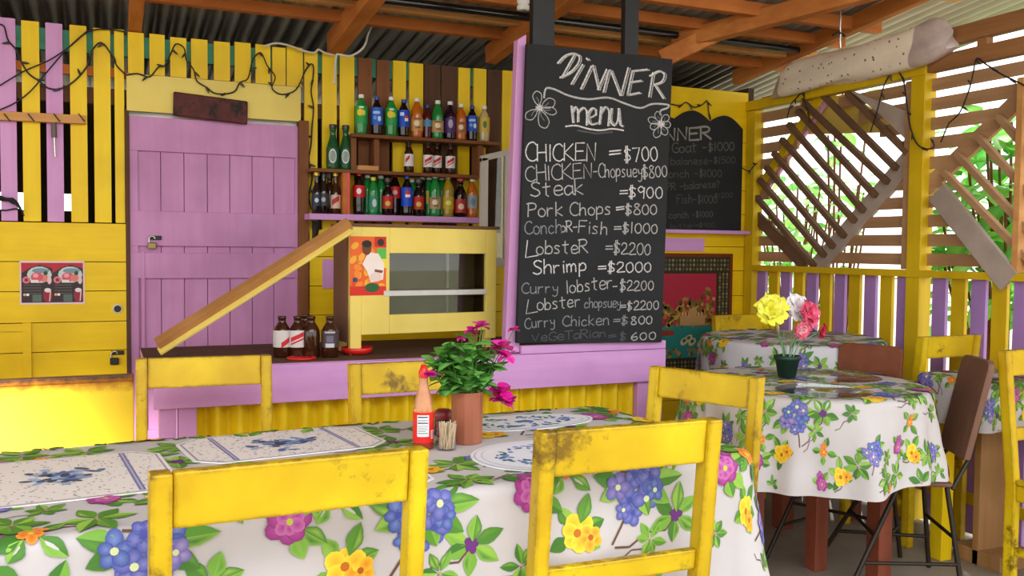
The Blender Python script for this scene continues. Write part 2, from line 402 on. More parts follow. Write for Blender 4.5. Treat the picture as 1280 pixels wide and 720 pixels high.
# door
mb = MB(); dx0, dx1, dy = .107, .842, YB+.012
nb = 7; ed = [dx0+.03+(dx1-dx0-.040)*i/nb for i in range(nb+1)]
for i in range(nb):
    g = .0016 if i % 2 else .0007
    mb.box((ed[i]+g, dy, .02), (ed[i+1]-g, dy+.018, 1.8), LILD)
for z0, z1 in ((1.665, 1.815), (1.245, 1.40), (1.10, 1.215), (.3, .42)): mb.box((dx0+.0, dy-.016, z0), (dx1, dy, z1), LILD)
for a, b in ((dx0, dx0+.035), (dx1-.012, dx1)): mb.box((a, dy-.014, .02), (b, dy, 1.8), LILD)
mb.box((dx0+.045, dy-.02, .0), (dx0+.06, dy-.014, 1.22), LILD)
door = mb.build('door_1', bevel=.002); tag(door, kind='structure')
mb = MB()
mb.box((.842, YB-.03, .0), (.888, YB+.03, 1.84), BRN); mb.box((.09, YB-.015, 0), (.107, YB+.03, 1.84), DBR)
tag(mb.build('trim_2', bevel=.003), kind='structure')

# ---- right wall: posts, pickets, slats, rails
mb = MB()
mb.box((XR-.015, YB-.085, 0), (XR+.05, YB-.012, 2.06), YELO); tag(mb.build('trim_3', bevel=.003), kind='structure')
mb = MB(); mb.box((XR-.015, 3.115, 0), (XR+.06, 3.195, 2.075), YELO); tag(mb.build('trim_4', bevel=.003), kind='structure')
mb = MB(); BWD = wood('brown_wall_beam', '#8f6038', '#a8764a', (1, .06, 1), .7, 24, '#5f3c20', .68, 6)
mb.beam((XR+.01, 4.4, 2.09), (XR+.01, 3.11, 2.09), .06, .055, YELO); mb.beam((XR+.015, 3.11, 2.105), (XR+.015, 1.6, 2.105), .05, .07, BWD)
mb.beam((XR+.01, 3.3, 2.205), (XR+.01, 1.6, 2.225), .05, .075, BWD); mb.beam((XR+.015, 2.83, 2.12), (XR+.015, 2.83, 2.2), .04, .05, BWD, (0, 1, 0))
tag(mb.build('trim_5', bevel=.003), kind='structure')
mb = MB(); mb.box((XR-.02, 1.6, 1.135), (XR+.05, 4.32, 1.168), YELO); mb.box((XR-.0, 1.6, .15), (XR+.05, 4.32, .2), YELO); tag(mb.build('trim_6', bevel=.002), kind='structure')
mb = MB(); y = 4.30; k = 0
pk = 0
while y > 1.6:
    wdt = .072
    if not (3.10 < y-wdt/2 < 3.2): mb.box((XR+.012, y-wdt, .02), (XR+.03, y, 1.14), PUR if k % 2 == 0 else YELO)
    y -= wdt+.031; k += 1
# slats above the rail, stopped at the two lattice windows
def lat1(px, py): p = on_x(px, py, XR); return (p.y, p.z)
W1 = [lat1(943, 265), lat1(1026, 117), lat1(1139, 195), lat1(1019, 336)]
W2 = [lat1(1163, 236), (2.62, 1.93), (2.2, 1.6), lat1(1254, 346)]
def span(W, z):
    ys = []
    for (a, b), (c, d) in zip(W, W[1:]+W[:1]):
        if (b-z)*(d-z) < 0: ys.append(a+(c-a)*(z-b)/(d-b))
    return (min(ys), max(ys)) if len(ys) >= 2 else None
z = 1.19
while z < 2.08:
    zc = z+.028; segs = [(4.32, 3.19), (3.12, 1.6)]
    for W in (W1, W2):
        sp = span(W, zc)
        if sp:
            out = []
            for a, b in segs:
                lo, hi = max(b, sp[0]+.0), min(a, sp[1])
                if lo < hi:
                    if a-hi > .015: out.append((a, hi))
                    if lo-b > .015: out.append((lo, b))
                else: out.append((a, b))
            segs = out
    for a, b in segs: mb.box((XR+.03, b, z), (XR+.045, a, z+.056), SLAT)
    z += .089
mb.box((XR-.0, 3.2, 1.17), (XR+.045, 3.24, 2.05), SLAT)
tag(mb.build('wall_right'), kind='structure')
def lattice(name, edges, bars, mat):
    root = bpy.data.objects.new(name, None); COL.objects.link(root); root.location = (XR, 3.7 if name == 'window_1' else 2.7, 1.6); tag(root, kind='structure')
    for (p, q, wd, m, xx) in edges:
        mb = MB(); a, b = on_x(*p, xx), on_x(*q, xx); mb.beam(a, b, .02, wd, m, (1, 0, 0)) if False else mb.beam(a, b, wd, .022, m, (1, 0, 0)); mb.build('frame_board', root, bevel=.002)
    for p, q in bars:
        mb = MB(); xx = XR+.012; a, b = on_x(*p, xx), on_x(*q, xx); mb.beam(a, b, .028, .03, mat, (1, 0, 0)); mb.build('lattice_bar', root, bevel=.002)
    return root
S1 = [(1059, 116), (1029, 119), (1005, 129), (997, 138), (986, 155), (977, 174), (967, 191), (958, 209), (949, 224), (941, 241)]
E1 = [(1136, 192), (1121, 211), (1110, 228), (1095, 245), (1080, 264), (1069, 277), (1056, 296), (1042, 309), (1031, 320), (1018, 333)]
lattice('window_1', [((1137, 200), (1022, 333), .10, GRY, XR+.035), ((943, 245), (1026, 121), .05, YELO, XR+.035), ((952, 246), (1034, 124), .03, LIL, XR+.06), ((943, 268), (1008, 333), .07, BAR, XR+.03)], list(zip(S1, E1)), BAR)
lattice('window_2', [((1154, 240), (1292, 108), .075, SLAT, XR+.04), ((1172, 240), (1262, 352), .105, GRY, XR-.015), ((1290, 108), (1400, 250), .06, GRY, XR+.04)],
        [((1278, 128), (1330, 190)), ((1248, 145), (1330, 240)), ((1222, 170), (1330, 290)), ((1196, 192), (1330, 335)), ((1180, 215), (1330, 370))], SLAT)
mb = MB(); mb.box((XR-.02, 2.615, 1.17), (XR+.03, 2.645, 1.97), PALE); tag(mb.build('trim_7', bevel=.002), kind='structure')
mb = MB()
mb.prism([on_x(1062, 113, XR+.008), on_x(1142, 142, XR+.008), on_x(1142, 176, XR+.008), on_x(1136, 178, XR+.008), on_x(1096, 140, XR+.008)], (.02, 0, 0), GRY)
mb.prism([on_x(1000, 124, XR+.09), on_x(1060, 118, XR+.09), on_x(1104, 146, XR+.09), on_x(1120, 165, XR+.09), on_x(1000, 168, XR+.09)], (.02, 0, 0), YELP)
tag(mb.build('trim_8'), kind='structure')

# ================================================================== BAR
bar = thing('bar_counter', 'lilac bar counter fronted with yellow corrugated sheet, under the tall menu board', 'counter', (1.15, YK, 0))
mb = MB(); mb.box((.13, YK-.005, .815), (2.17, 3.95, .834), LILH); mb.box((.131, YK+.004, .833), (2.169, 3.949, .838), DBR); mb.build('worktop', bar, bevel=.002)
mb = MB(); mb.box((.15, YK-.022, .697), (2.172, YK, .832), LILH); mb.build('front_beam', bar, bevel=.003)
mb = MB(); mb.box((1.50, YK-.02, .834), (2.172, YK, .868), LILH); mb.build('upper_strip', bar, bevel=.002)
for a, b in ((.168, .222), (.228, .288), (2.05, 2.118)):
    mb = MB(); mb.box((a, YK+.0, 0), (b, YK+.05, .70), LIL); mb.build('post', bar, bevel=.003)
mb = MB(); nx = 300; x0, x1 = .29, 2.05
xs = [x0+(x1-x0)*i/nx for i in range(nx+1)]
mb.add([(x, YK+.048+.022*math.sin(x*2*PI/.0762), z) for z in (.0, .70) for x in xs], [(i, i+1, nx+2+i, nx+1+i) for i in range(nx)], CORY, True)
mb.build('corrugated_front', bar)
mb = MB(); mb.box((2.13, YK, 0), (2.17, 3.95, .81), LIL); mb.build('end_panel', bar)
# tall lilac post left of the board
mb = MB(); mb.prism([(1.437, YK-.004, .84), (1.499, YK-.004, .84), (1.515, YK-.004, 2.085), (1.478, YK-.004, 2.06)], (0, .04, 0), LIL)
p = mb.build('lilac_post', bevel=.002); tag(p, 'tall lilac post standing at the left edge of the big menu board', 'post')
# yellow metal sheet front at the left of the bar
mb = MB(); mb.box((-1.6, 3.275, 0), (.088, 3.30, .816), RUSTY); mb.box((-1.6, 3.268, .80), (.089, 3.306, .822), RUSTY)
p = mb.build('sheet_metal_counter', bevel=.004); tag(p, 'sunlit yellow sheet-metal counter with a rusty top edge, below the wall poster', 'counter')

# ---- handwriting: strokes of each character on a 10-high grid
G = {
'A': '0,0 2.5,10 5,0|1,4 4,4', 'B': '0,0 0,10 3,10 4,8 3,5.5 0,5.2|3,5.2 4.6,3 3.5,0 0,0', 'C': '5,8.6 3.6,10 1.5,9 .3,6 .3,3 1.6,.6 3.5,0 5.2,1.2',
'D': '0,0 .6,10|-.8,9.6 2,10 4.4,8 4.6,5 3,1.5 0,0', 'E': '4.6,10 .4,9.8 0,0 4.6,.2|.2,5.2 3.8,5.4', 'F': '4.6,10 .3,9.8 0,0|.2,5.2 3.6,5.4', 'G': '5,8.6 3.4,10 1.2,8.6 .3,5 1,1.4 3,0 5,1.5 5,4.4 3,4.4',
'H': '0,0 .3,10|4.6,0 4.6,10|.2,5 4.6,5.3', 'I': '.6,0 .8,9', 'K': '0,0 .3,10|4.6,9.8 .3,4.6 4.8,0', 'L': '1.6,10 .2,.2 5,.6', 'N': '0,0 .5,9.6 4,.3 4.6,10', 'O': '2.5,10 .6,8 .2,4 1.6,.3 3.6,.4 4.8,4 4.2,8.4 2.5,10',
'P': '0,0 .5,10|-.5,9.4 2.8,10 4.6,8.2 3.8,5.6 .4,4.8', 'R': '0,0 .3,10|-.4,9.6 3,10 4.4,8 3.2,5.6 .4,5|1.4,5 4.8,0', 'S': '4.6,9 2.6,10 .8,8.4 1.6,6 4,4 4.4,1.6 2.4,0 .2,1.2', 'T': '0,9.4 5.2,10|2.6,9.8 2.4,0', 'V': '0,8 2,0 4.6,9', 'Y': '0,10 2.4,5.6 4.8,10|2.4,5.6 1.6,0', 'U': '0,10 .3,2 2,0 4.2,1 4.6,10',
'a': '4,5.4 2,6.2 .4,4 .6,1.2 2,0 3.8,2|4,6.2 4.1,1 4.8,0', 'b': '.6,10 .3,0|.3,3 2,6 4,4.4 3.8,1 2,0 .3,1', 'c': '3.8,5.2 2.2,6.2 .5,4 .7,1.2 2.2,0 4,1', 'd': '3.8,4 2,6 .4,3.6 1,.4 2.8,.4 3.9,3|4,10 4.2,0', 'e': '.5,3 4,3.6 3.4,6 1.6,6.2 .4,3.8 .8,.8 2.6,0 4.2,1', 'g': '4,5.4 2,6.2 .4,4 1.4,1.8 3.6,3|4,6 3.8,-2 2,-3.2 .4,-2',
'h': '.5,10 .3,0|.4,3.6 2,6 3.6,5 3.8,0', 'i': '.6,6 .7,0|.7,8.2 .8,8.8', 'k': '.4,10 .3,0|3.6,6.4 .4,3 3.8,0', 'l': '.9,10 .7,0', 'm': '.2,6 .4,0|.4,4 1.6,6.2 2.6,4.6 2.7,0|2.7,4 4,6.2 5.2,4.6 5.3,0', 'n': '.3,6 .4,0|.4,3.8 2,6.2 3.6,4.8 3.8,0', 'o': '2.2,6.2 .5,4.6 .5,1.4 2,0 3.8,1.2 4,4.2 2.2,6.2', 'p': '.4,6.2 .2,-3.4|.4,4 2,6.4 3.8,4.8 3.4,1.4 .4,.8', 'r': '.4,6 .5,0|.5,3.6 1.8,5.8 3.4,5.6', 's': '3.4,5.6 1.6,6.2 .8,4.6 3,2.4 2.8,.4 .4,.3', 't': '1.8,9.4 1.7,1 2.8,0|.2,6.4 3.6,6.8', 'u': '.3,6 .4,1.4 1.8,0 3.6,1.6|3.7,6 3.9,0', 'y': '.3,6 1.2,2.6 3.4,3|3.8,6 3.4,-1.6 1.6,-3.4 .4,-2.6', 'w': '0,6 1,0 2.4,4.6 3.8,0 4.8,6', 'v': '0,6 1.8,0 3.8,6', 'x': '0,6 3.6,0|3.6,6 0,0', 'z': '0,6 3.6,6 0,0 3.8,.2', 'f': '3.4,9 2,10 1.4,8 1.3,0|.2,5.6 3,5.8', 'q': '4,5.4 2,6.2 .4,4 1.4,1 3.8,3|4,6 4,-3', 'j': '1.4,6 1.3,-2 .2,-3',
'0': '2.2,9 .6,7 .4,3 1.8,.2 3.6,1.6 4,5.6 3.2,8.4 2.2,9', '1': '.8,9.6 .6,0', '2': '.4,7.4 1.6,9.4 3.6,8.4 3.2,5 .3,.4 4.6,.6', '5': '4,9.4 1,9.2 .7,5.4 3,5.8 4.2,3.4 2.6,.2 .4,.8', '6': '3.4,9.4 1.2,6 .5,2.6 2,.2 3.8,1.4 3.4,4.4 .8,3.6', '7': '.2,9 4.4,9.2 1.8,0', '8': '3.8,8.4 2,9.6 .9,7.4 3.8,3 3.2,.4 1,.4 .6,3 3.8,8.4', '9': '4,7 2.2,9.4 .5,7.2 1.8,4.6 3.8,6.4|4,8.4 3.4,0',
'$': '4,7.6 2.2,8.6 .7,7 3.6,3.6 3.2,1.4 .4,1.4|2.4,10.6 2,-.8|1.5,10.4 1.2,-.6', '=': '.4,5.6 4.4,5.9|.3,3.4 4.4,3.7', '-': '.6,4 3.4,4.2', '?': '.6,7.6 2,9.4 3.6,8 2,4.6 1.9,3|1.8,.4 1.9,1', '.': '.6,0 .7,.6', '&': '4.6,0 .6,7.6 2,9.6 3.2,7.8 .5,2.4 2,0 4.6,4', '%': '0,0 4,10', '/': '0,0 3,10'}
ADV = {'I': 2, 'i': 2, 'l': 2, '1': 2.4, 'm': 6.6, ' ': 3.4, 'j': 2.4, '.': 1.6}
def smooth_line(p):
    if len(p) < 4: return p
    out = []
    for i in range(len(p)-1):
        p0, p1, p2, p3 = p[max(i-1, 0)], p[i], p[i+1], p[min(i+2, len(p)-1)]
        for k in range(4):
            t = k/4; out.append(tuple(.5*(2*b+(-a+c)*t+(2*a-5*b+4*c-d)*t*t+(-a+3*b-3*c+d)*t**3) for a, b, c, d in zip(p0, p1, p2, p3)))
    return out+[p[-1]]
def strokes(text, R=rnd, wob=.25):
    """list of stroke polylines on the 10-high grid and the advance width"""
    x = 0; out = []
    for ch in text:
        if ch in G:
            dy = R.uniform(-wob, wob); sc = R.uniform(.94, 1.06)
            for st in G[ch].split('|'):
                pts = [tuple(float(v) for v in q.split(',')) for q in st.split()]
                pts = pts if ch in 'NKVTHILEFAMZzvwx17=$' and ch != '$' else smooth_line(pts)
                out.append([(x+a*sc+R.uniform(-.06, .06), b*sc+dy) for a, b in pts])
        x += ADV.get(ch, 5.6 if ch.isupper() else 5.0)
    return out, x-.8
def write(fl, text, x0, y0, x1, y1, h, wd, col, k=1, R=rnd):
    """text from (x0,y0) to (x1,y1) on the baseline"""
    st, W = strokes(text, R); L = math.hypot(x1-x0, y1-y0); ux, uy = (x1-x0)/L, (y1-y0)/L
    sx_, s_ = L/W, h/10
    for p in st: fl.line([(x0+a*sx_*ux-b*s_*uy, y0+a*sx_*uy+b*s_*ux) for a, b in p], wd, col, k)

# ---- the tall menu board
BY = YK-.045
board = thing('menu_board', 'tall black chalkboard headed DINNER menu on the front of the bar', 'menu board', (1.84, BY, .87))
mb = MB()
bl, br, tr, tl = on_y(646, 429, BY), on_y(827, 428, BY), on_y(841, 74, BY), on_y(659, 54, BY)
mb.prism([bl, br, tr, tl], (0, .02, 0), BOARD); mb.build('board', board, bevel=.002)
mb = MB()
for px in ((665, 692), (780, 797)):
    a, b = on_y(px[0], 30, BY+.03).x, on_y(px[1], 30, BY+.03).x
    m_ = MB(); m_.box((a, BY+.02, 1.9), (b, BY+.055, roof_z(YK)+.04), BLK); m_.build('hanger_post', board, bevel=.002)
def bpt(px, py, yy=BY): p = on_y(px, py, yy); return (p.x, p.z)
def board_flat(): return Flat((0, BY-.0006, 0), (1, 0, 0), (0, 0, 1), (0, -1, 0), CHALK, .00025)
PXW = .0029
def pxline(fl, pts, wd, col, yy=BY, k=1, sm=False):
    q = [bpt(a, b, yy) for a, b in (smooth_line(pts) if sm else pts)]; fl.line(q, wd*PXW, col, k)
CH, CH2, CH3 = '#e6e0e0', '#c2bebc', '#96979a'
fl = board_flat()
head = [[(697, 79), (706, 70), (717, 67), (724, 71), (722, 80), (713, 90), (700, 97)], [(718, 68), (703, 95)], [(728, 81), (714, 105)], [(733, 73), (735, 75)],
        [(739, 83), (726, 111)], [(741, 82), (748, 112)], [(758, 87), (747, 112)], [(761, 88), (754, 115)], [(763, 88), (775, 119)], [(785, 85), (776, 119)],
        [(790, 89), (784, 119)], [(790, 89), (809, 87)], [(787, 103), (801, 101)], [(784, 119), (799, 116)], [(816, 91), (811, 121)], [(812, 95), (823, 89), (830, 93), (827, 102), (817, 106)], [(818, 106), (829, 123)]]
for s in head:
    pxline(fl, s, 2.6, CH, sm=len(s) > 3)
    pxline(fl, [(a+2.6, b+.6) for a, b in s], 1.6, CH2, k=2, sm=len(s) > 3)
for s in ([(714, 133), (716, 153)], [(715, 141), (719, 134), (722, 138), (722, 152)], [(722, 141), (728, 135), (733, 139), (733, 156)], [(735, 148), (744, 144), (744, 137), (739, 136), (735, 144), (738, 155), (747, 154)],
          [(751, 134), (749, 155)], [(750, 143), (756, 134), (761, 139), (760, 157)], [(764, 136), (763, 151), (768, 157), (772, 150), (773, 136)], [(773, 136), (775, 156), (778, 158)]):
    pxline(fl, s, 2.6, CH, sm=len(s) > 3); pxline(fl, [(a+1.8, b) for a, b in s], 1.5, CH2, k=2)
fl.mb.build('chalk_heading', board)
fl = board_flat()
pxline(fl, [(680, 122), (681, 114), (684, 110), (694, 112), (712, 120), (735, 124), (760, 122), (780, 129), (800, 135), (815, 130), (835, 131), (834, 135), (826, 138), (825, 143)], 2.6, '#c8c6c6', sm=True)
fl.mb.build('chalk_vine', board); fl = board_flat()
pxline(fl, [(707, 158), (720, 157), (735, 161), (750, 163), (765, 161), (779, 163)], 2.2, CH, sm=True)
pxline(fl, [(722, 163), (745, 167), (765, 165)], 2.5, '#5c5d60', sm=True)
fl.mb.build('chalk_underline', board)
def chalk_flower(cx, cy, pets, r0):
    fl = board_flat()
    for ang, L, wd in pets:
        c, s = math.cos(ang), math.sin(ang)
        def T(a, b): return (cx+a*c-b*s, cy+a*s+b*c)
        pxline(fl, [T(r0, 1), T(L*.45, wd*.4), T(L*.8, wd*.5), T(L, wd*.12), T(L*.96, -wd*.2), T(L*.75, -wd*.5), T(L*.4, -wd*.36), T(r0, -1)], 1.3, CH2, sm=True)
        pxline(fl, [T(r0, 0), T(L*.4, 1), T(L*.65, -1)], .9, CH3)
    for i in range(9): a = i*.7; pxline(fl, [(cx, cy), (cx+4.2*math.cos(a), cy+4.2*math.sin(a))], 2, CH)
    fl.mb.build('chalk_flower', board)
chalk_flower(674, 135, [(-1.75, 21, 11), (-.45, 21, 12), (.25, 22, 9), (1.25, 26, 13), (2.45, 21, 11)], 4)
chalk_flower(826, 155, [(-1.9, 16, 8), (-.9, 14, 8), (.1, 12, 8), (1.1, 15, 8), (1.95, 18, 9), (2.8, 14, 8), (-2.75, 17, 8)], 3.5)
LN = [('CHICKEN', 657, 201, 745, 201, 23, CH, 1.7), ('=', 761, 199, 776, 198, 20, CH, 1.9), ('$700', 780, 203, 822, 201, 21, CH, 1.7),
      ('CHICKEN', 657, 227, 741, 222, 20, CH2, 1.5), ('-Chopsuey', 741, 222, 803, 221, 18, CH2, 1.4), ('$800', 803, 223, 834, 221, 17, CH2, 1.5),
      ('Steak', 663, 246, 729, 243, 19, CH2, 1.7), ('=$900', 774, 248, 828, 248, 17, CH, 1.6),
      ('Pork Chops', 660, 271, 764, 268, 17, CH2, 1.6), ('=', 770, 267, 780, 266, 15, CH, 1.7), ('$800', 781, 269, 821, 268, 15, CH2, 1.7),
      ('Conch', 656, 293, 702, 291, 17, CH3, 1.5), ('oR-', 701, 290, 722, 289, 14, CH2, 1.7), ('Fish', 723, 291, 759, 293, 17, CH2, 1.5), ('=$1000', 767, 291, 822, 292, 15, CH2, 1.6),
      ('L', 656, 322, 672, 320, 22, CH, 1.6), ('obsteR', 670, 318, 734, 316, 17, CH2, 1.6), ('=$2200', 756, 317, 813, 319, 17, CH2, 1.5),
      ('Shrimp', 666, 343, 733, 339, 18, CH, 1.7), ('=$2000', 747, 341, 814, 340, 15, CH, 1.6),
      ('Curry', 652, 367, 698, 366, 14, CH3, 1.4), ('lobster', 708, 367, 766, 360, 17, CH2, 1.5), ('-$2200', 765, 364, 817, 363, 15, CH2, 1.5),
      ('L', 657, 393, 672, 391, 19, CH2, 1.5), ('obster', 671, 388, 726, 383, 16, CH2, 1.5), ('chopsuey', 730, 385, 776, 384, 13, CH3, 1.4), ('=$2200', 775, 388, 823, 387, 13, CH2, 1.5),
      ('Curry', 656, 411, 694, 407, 14, CH3, 1.4), ('Chicken', 703, 408, 761, 406, 14, CH3, 1.5), ('=$', 766, 406, 784, 406, 12, CH3, 1.5), ('800', 788, 406, 815, 405, 12, CH2, 1.6),
      ('VeGeTaRian', 665, 427, 757, 421, 11, '#5e6064', 1.3), ('=', 760, 425, 770, 424, 11, '#5e6064', 1.3), ('$', 774, 426, 782, 426, 12, '#5e6064', 1.4), ('600', 788, 426, 820, 424, 12, CH2, 1.5)]
fl = board_flat()
for t, a, b, c, d, h, col, wd in LN:
    (x0, y0), (x1, y1) = bpt(a, b), bpt(c, d); fl = board_flat(); write(fl, t, x0, y0, x1, y1, h*PXW*1.03, wd*PXW*1.06, col); fl.mb.build('chalk_words', board)

# ---- second menu board on the back wall
B2 = YB-.02
b2 = thing('menu_board', 'black scalloped-top chalkboard on the yellow back wall above the hanging rug', 'menu board', (2.9, B2, 1.36))
xR, xV, xL = on_y(928, 200, B2).x, on_y(888, 152, B2).x, 2.36
zT, zV, zE, zB = 2.035, 1.985, 1.955, 1.365
arc = []
wv = xR-xV+.03
for (a, b, z0, z1) in ((xR, xV, zE, zV), (xV, xV-.24, zV, zV), (xV-.24, xL, zV, zE)):
    for i in range(12):
        t = i/12; arc.append((a+(b-a)*t, B2, z0+(z1-z0)*t+(zT-.01-max(z0, z1)+.015)*math.sin(PI*t)))
mb = MB(); mb.prism([(xL, B2, zB), (xR, B2, zB)]+arc, (0, .015, 0), BOARD); mb.build('board', b2)
mb = MB(); mb.box((xL-.05, YB-.07, 1.345), (XR-.02, YB-.001, 1.365), LILH); mb.build('ledge', b2, bevel=.002)
fl = Flat((0, B2-.0006, 0), (1, 0, 0), (0, 0, 1), (0, -1, 0), CHALK, .00025)
for t, a, b, c, d, h, col, wd in (('DINNER', 812, 177, 888, 174, 17, '#a8a49e', 3.0), ('Goat -$1000', 840, 191, 918, 188, 13, '#74726c', 1.3), ('balanese-$1500', 838, 206, 919, 204, 10, '#5a5c5a', 1.2), ('Conch -$1000', 828, 222, 902, 221, 11, '#5e605c', 1.2),
                                  ('PR -balanese?', 833, 238, 900, 234, 10, '#5e605c', 1.2), ('Fish-$1000', 846, 254, 896, 254, 12, '#5e605c', 1.2), ('$1200', 893, 248, 916, 246, 7, '#54565a', 1), ('conch -$1000', 836, 273, 891, 271, 9, '#5e605c', 1.2), ('butter=$900', 838, 286, 893, 284, 7, '#50544e', 1)):
    (x0, y0), (x1, y1) = bpt(a, b, B2), bpt(c, d, B2); k = PXW*1.38; fl = Flat((0, B2-.0006, 0), (1, 0, 0), (0, 0, 1), (0, -1, 0), CHALK, .00025); write(fl, t, x0, y0, x1, y1, h*k, wd*k, col); fl.mb.build('chalk_words', b2)

# ---- hanging rug
RY = YB-.012
rug = thing('hanging_rug', 'patterned red and teal tapestry rug hung on the yellow back wall', 'rug', (2.9, RY, .6))
rx0, rx1, rz0, rz1 = 2.36, 3.355, .52, 1.232
mb = MB(); mb.box((rx0, RY-.004, rz0), (rx1, RY+.008, rz1), plain('rug_edge', '#7c3a1e', .9, 0, .1)); mb.build('backing', rug)
fl = Flat((rx0, RY-.0045, rz0), (1, 0, 0), (0, 0, 1), (0, -1, 0), ATT, .0003)
W_, H_ = rx1-rx0, rz1-rz0
fl.rect(.02, .02, W_-.02, H_-.02, '#2c2818'); fl.rect(.115, .115, W_-.115, H_-.115, '#a8243c', 2); fl.rect(.115, .115, W_-.115, .30, '#1c7c74', 2)
R2 = random.Random(5)
def rosette(x, y, r, c1, c2, k): fl.ell(x, y, r, r, c1, k, n=8); fl.ell(x, y, r*.5, r*.5, c2, k+1, n=6)
for i in range(40):
    x = .035+i*(W_-.07)/39
    for y in (.04, .066, .09, H_-.04, H_-.066, H_-.09):
        fl.poly([(x-.009, y), (x, y-.011), (x+.009, y), (x, y+.011)], ('#8a7e50', '#5a5034', '#6e6a4c')[(i+int(y*100)) % 3], 3)
for i in range(26):
    y = .12+i*(H_-.24)/25
    for x in (.04, .066, .09, W_-.04, W_-.066, W_-.09):
        fl.poly([(x-.009, y), (x, y-.011), (x+.009, y), (x, y+.011)], ('#8a7e50', '#5a5034', '#6e6a4c')[(i+int(x*100)) % 3], 3)
for i in range(430):
    x = R2.uniform(.13, W_-.13); e = abs(x-W_*.5)/(W_*.5)
    y = R2.uniform(.30, .41+.13*e**1.5+.025*math.sin(x*40))
    fl.ell(x, y, R2.uniform(.01, .022), R2.uniform(.006, .014), R2.choice(('#9a7630', '#7a5a24', '#b08c40', '#5e3e1e', '#6a5a26')), 3, R2.uniform(0, 3), 7)
fl.rect(W_-.36, .30, W_-.19, .355, '#b08a58', 4)
for i in range(7): fl.rect(W_-.35+i*.022, .355, W_-.34+i*.022, .375, '#c8a670', 4)
fl.ell(W_-.275, .375, .03, .028, '#b08a58', 4)
for x, y in ((W_-.30, .225), (W_-.275, .205), (W_-.215, .195), (W_-.19, .18), (W_-.33, .21)): fl.ell(x, y, .03, .02, '#c0b088', 4, .6, 8); fl.ell(x, y+.004, .014, .01, '#0e5a54', 5, .6, 8)
for x in (W_-.48, W_-.45, W_-.42): fl.ell(x, .26, .024, .018, '#8c3426', 4, 0, 8)
for i in range(70): fl.ell(R2.uniform(.13, W_-.13), R2.uniform(.118, .165), .014, .009, R2.choice(('#8a6a34', '#5c4420', '#a08040')), 4, R2.uniform(0, 3), 7)
fl.mb.build('woven_design', rug)
mb = MB(); mb.box((2.36, YB-.014, 1.245), (3.155, YB-.001, 1.318), LILH); o = mb.build('lilac_board'); tag(o, 'short lilac board nailed on the back wall above the rug', 'board')

# ---- shelves
sh = thing('bottle_shelves', 'rough wooden shelves of drink bottles on the back wall behind the bar', 'shelf', (1.35, YB, 1.39))
SY = YB-.13
def shelf(name, x0, x1, z, t, mat, dep=.13):
    mb = MB(); mb.box((x0, YB-dep, z-t), (x1, YB-.002, z), mat); mb.build(name, sh, bevel=.002)
Z1, Z2, Z3 = 1.782, 1.612, 1.402
pa = on_y(440, 165, SY); pb = on_y(625, 177, SY)
shelf('shelf_board', pa.x, pb.x, Z1, .016, BRN); pc = on_y(388, 209, SY); pd = on_y(600, 218, SY); shelf('shelf_board', pc.x, pd.x, Z2, .016, BRN)
pe = on_y(386, 268, SY); pf = on_y(602, 275, SY); shelf('shelf_board', pe.x, pf.x, Z3, .028, LILH, .15)
for x, z0, z1 in ((pa.x+.004, Z2, Z1-.016), (on_y(601, 190, SY).x, Z2, Z1-.016), (on_y(470, 190, SY).x, Z2, Z1-.016)):
    mb = MB(); mb.box((x, YB-.10, z0), (x+.026, YB-.002, z1), BRN); mb.build('upright', sh, bevel=.002)
mb = MB(); x = on_y(429, 240, SY).x; mb.box((x, YB-.125, Z3), (x+.03, YB-.002, Z2-.016), RAW); mb.box((x+.02, YB-.128, Z3), (x+.032, YB-.124, Z2-.016), RED); mb.build('divider', sh)
mb = MB(); x = on_y(400, 285, SY).x; mb.beam((x, YB-.13, Z3-.03), (x, YB-.01, Z3-.13), .012, .012, BLK); mb.box((x-.012, YB-.02, Z3-.14), (x+.012, YB-.006, Z3-.03), BLK); mb.build('bracket', sh)
mb = MB(); a = on_y(448, 207, SY-.01).x; mb.box((a, SY-.005, Z2), (a+.1, SY+.03, Z2+.022), PALE); o = mb.build('wood_block', bevel=.002); tag(o, 'small pale wood block lying on the middle bottle shelf', 'block')

# ---- bottles
COLA = plain('cola', '#1c0d0a', .08, 0, .6); AMB = plain('amber_glass', '#3c1c0c', .1, 0, .6); ORG = plain('orange_drink', '#c8681a', .12, 0, .6)
SODG = plain('green_plastic', '#1f8a3c', .14, 0, .6); PALEG = plain('cloudy_drink', '#c8b478', .15, 0, .6); GRAPE = plain('grape_drink', '#2c1024', .1, 0, .6)
DRED = plain('dark_red_drink', '#5c1a20', .12, 0, .6); OLV = plain('olive_drink', '#a88a1c', .15, 0, .6); DGR = plain('dark_green_glass', '#17562a', .08, 0, .6)
CB = plain('blue_cap', '#24389c', .35); CW = plain('white_cap', '#eeece6', .4); CR = plain('red_cap', '#cc2018', .35); CY = plain('yellow_cap', '#d8d42c', .35); CK = plain('dark_cap', '#2a2220', .35); CG = plain('gold_cap', '#c0a040', .3, .6)
PET = [(.0, 0), (.026, .0), (.031, .006), (.030, .02), (.0325, .045), (.0325, .125), (.031, .142), (.024, .163), (.0135, .185), (.012, .195), (0, .195)]
STUB = [(.0, 0), (.028, .0), (.031, .006), (.031, .086), (.0295, .099), (.0245, .112), (.0175, .123), (.0135, .130), (.0130, .142), (.0150, .1435), (.0150, .152), (0, .152)]
LONG = [(.0, 0), (.026, .0), (.029, .006), (.029, .11), (.025, .13), (.0145, .155), (.012, .19), (.0135, .2), (.0135, .206), (0, .206)]
BEERG = [(0, 0), (.028, 0), (.030, .006), (.030, .098), (.027, .118), (.0185, .145), (.0145, .165), (.0135, .188), (.0155, .19), (.0155, .2), (0, .2)]
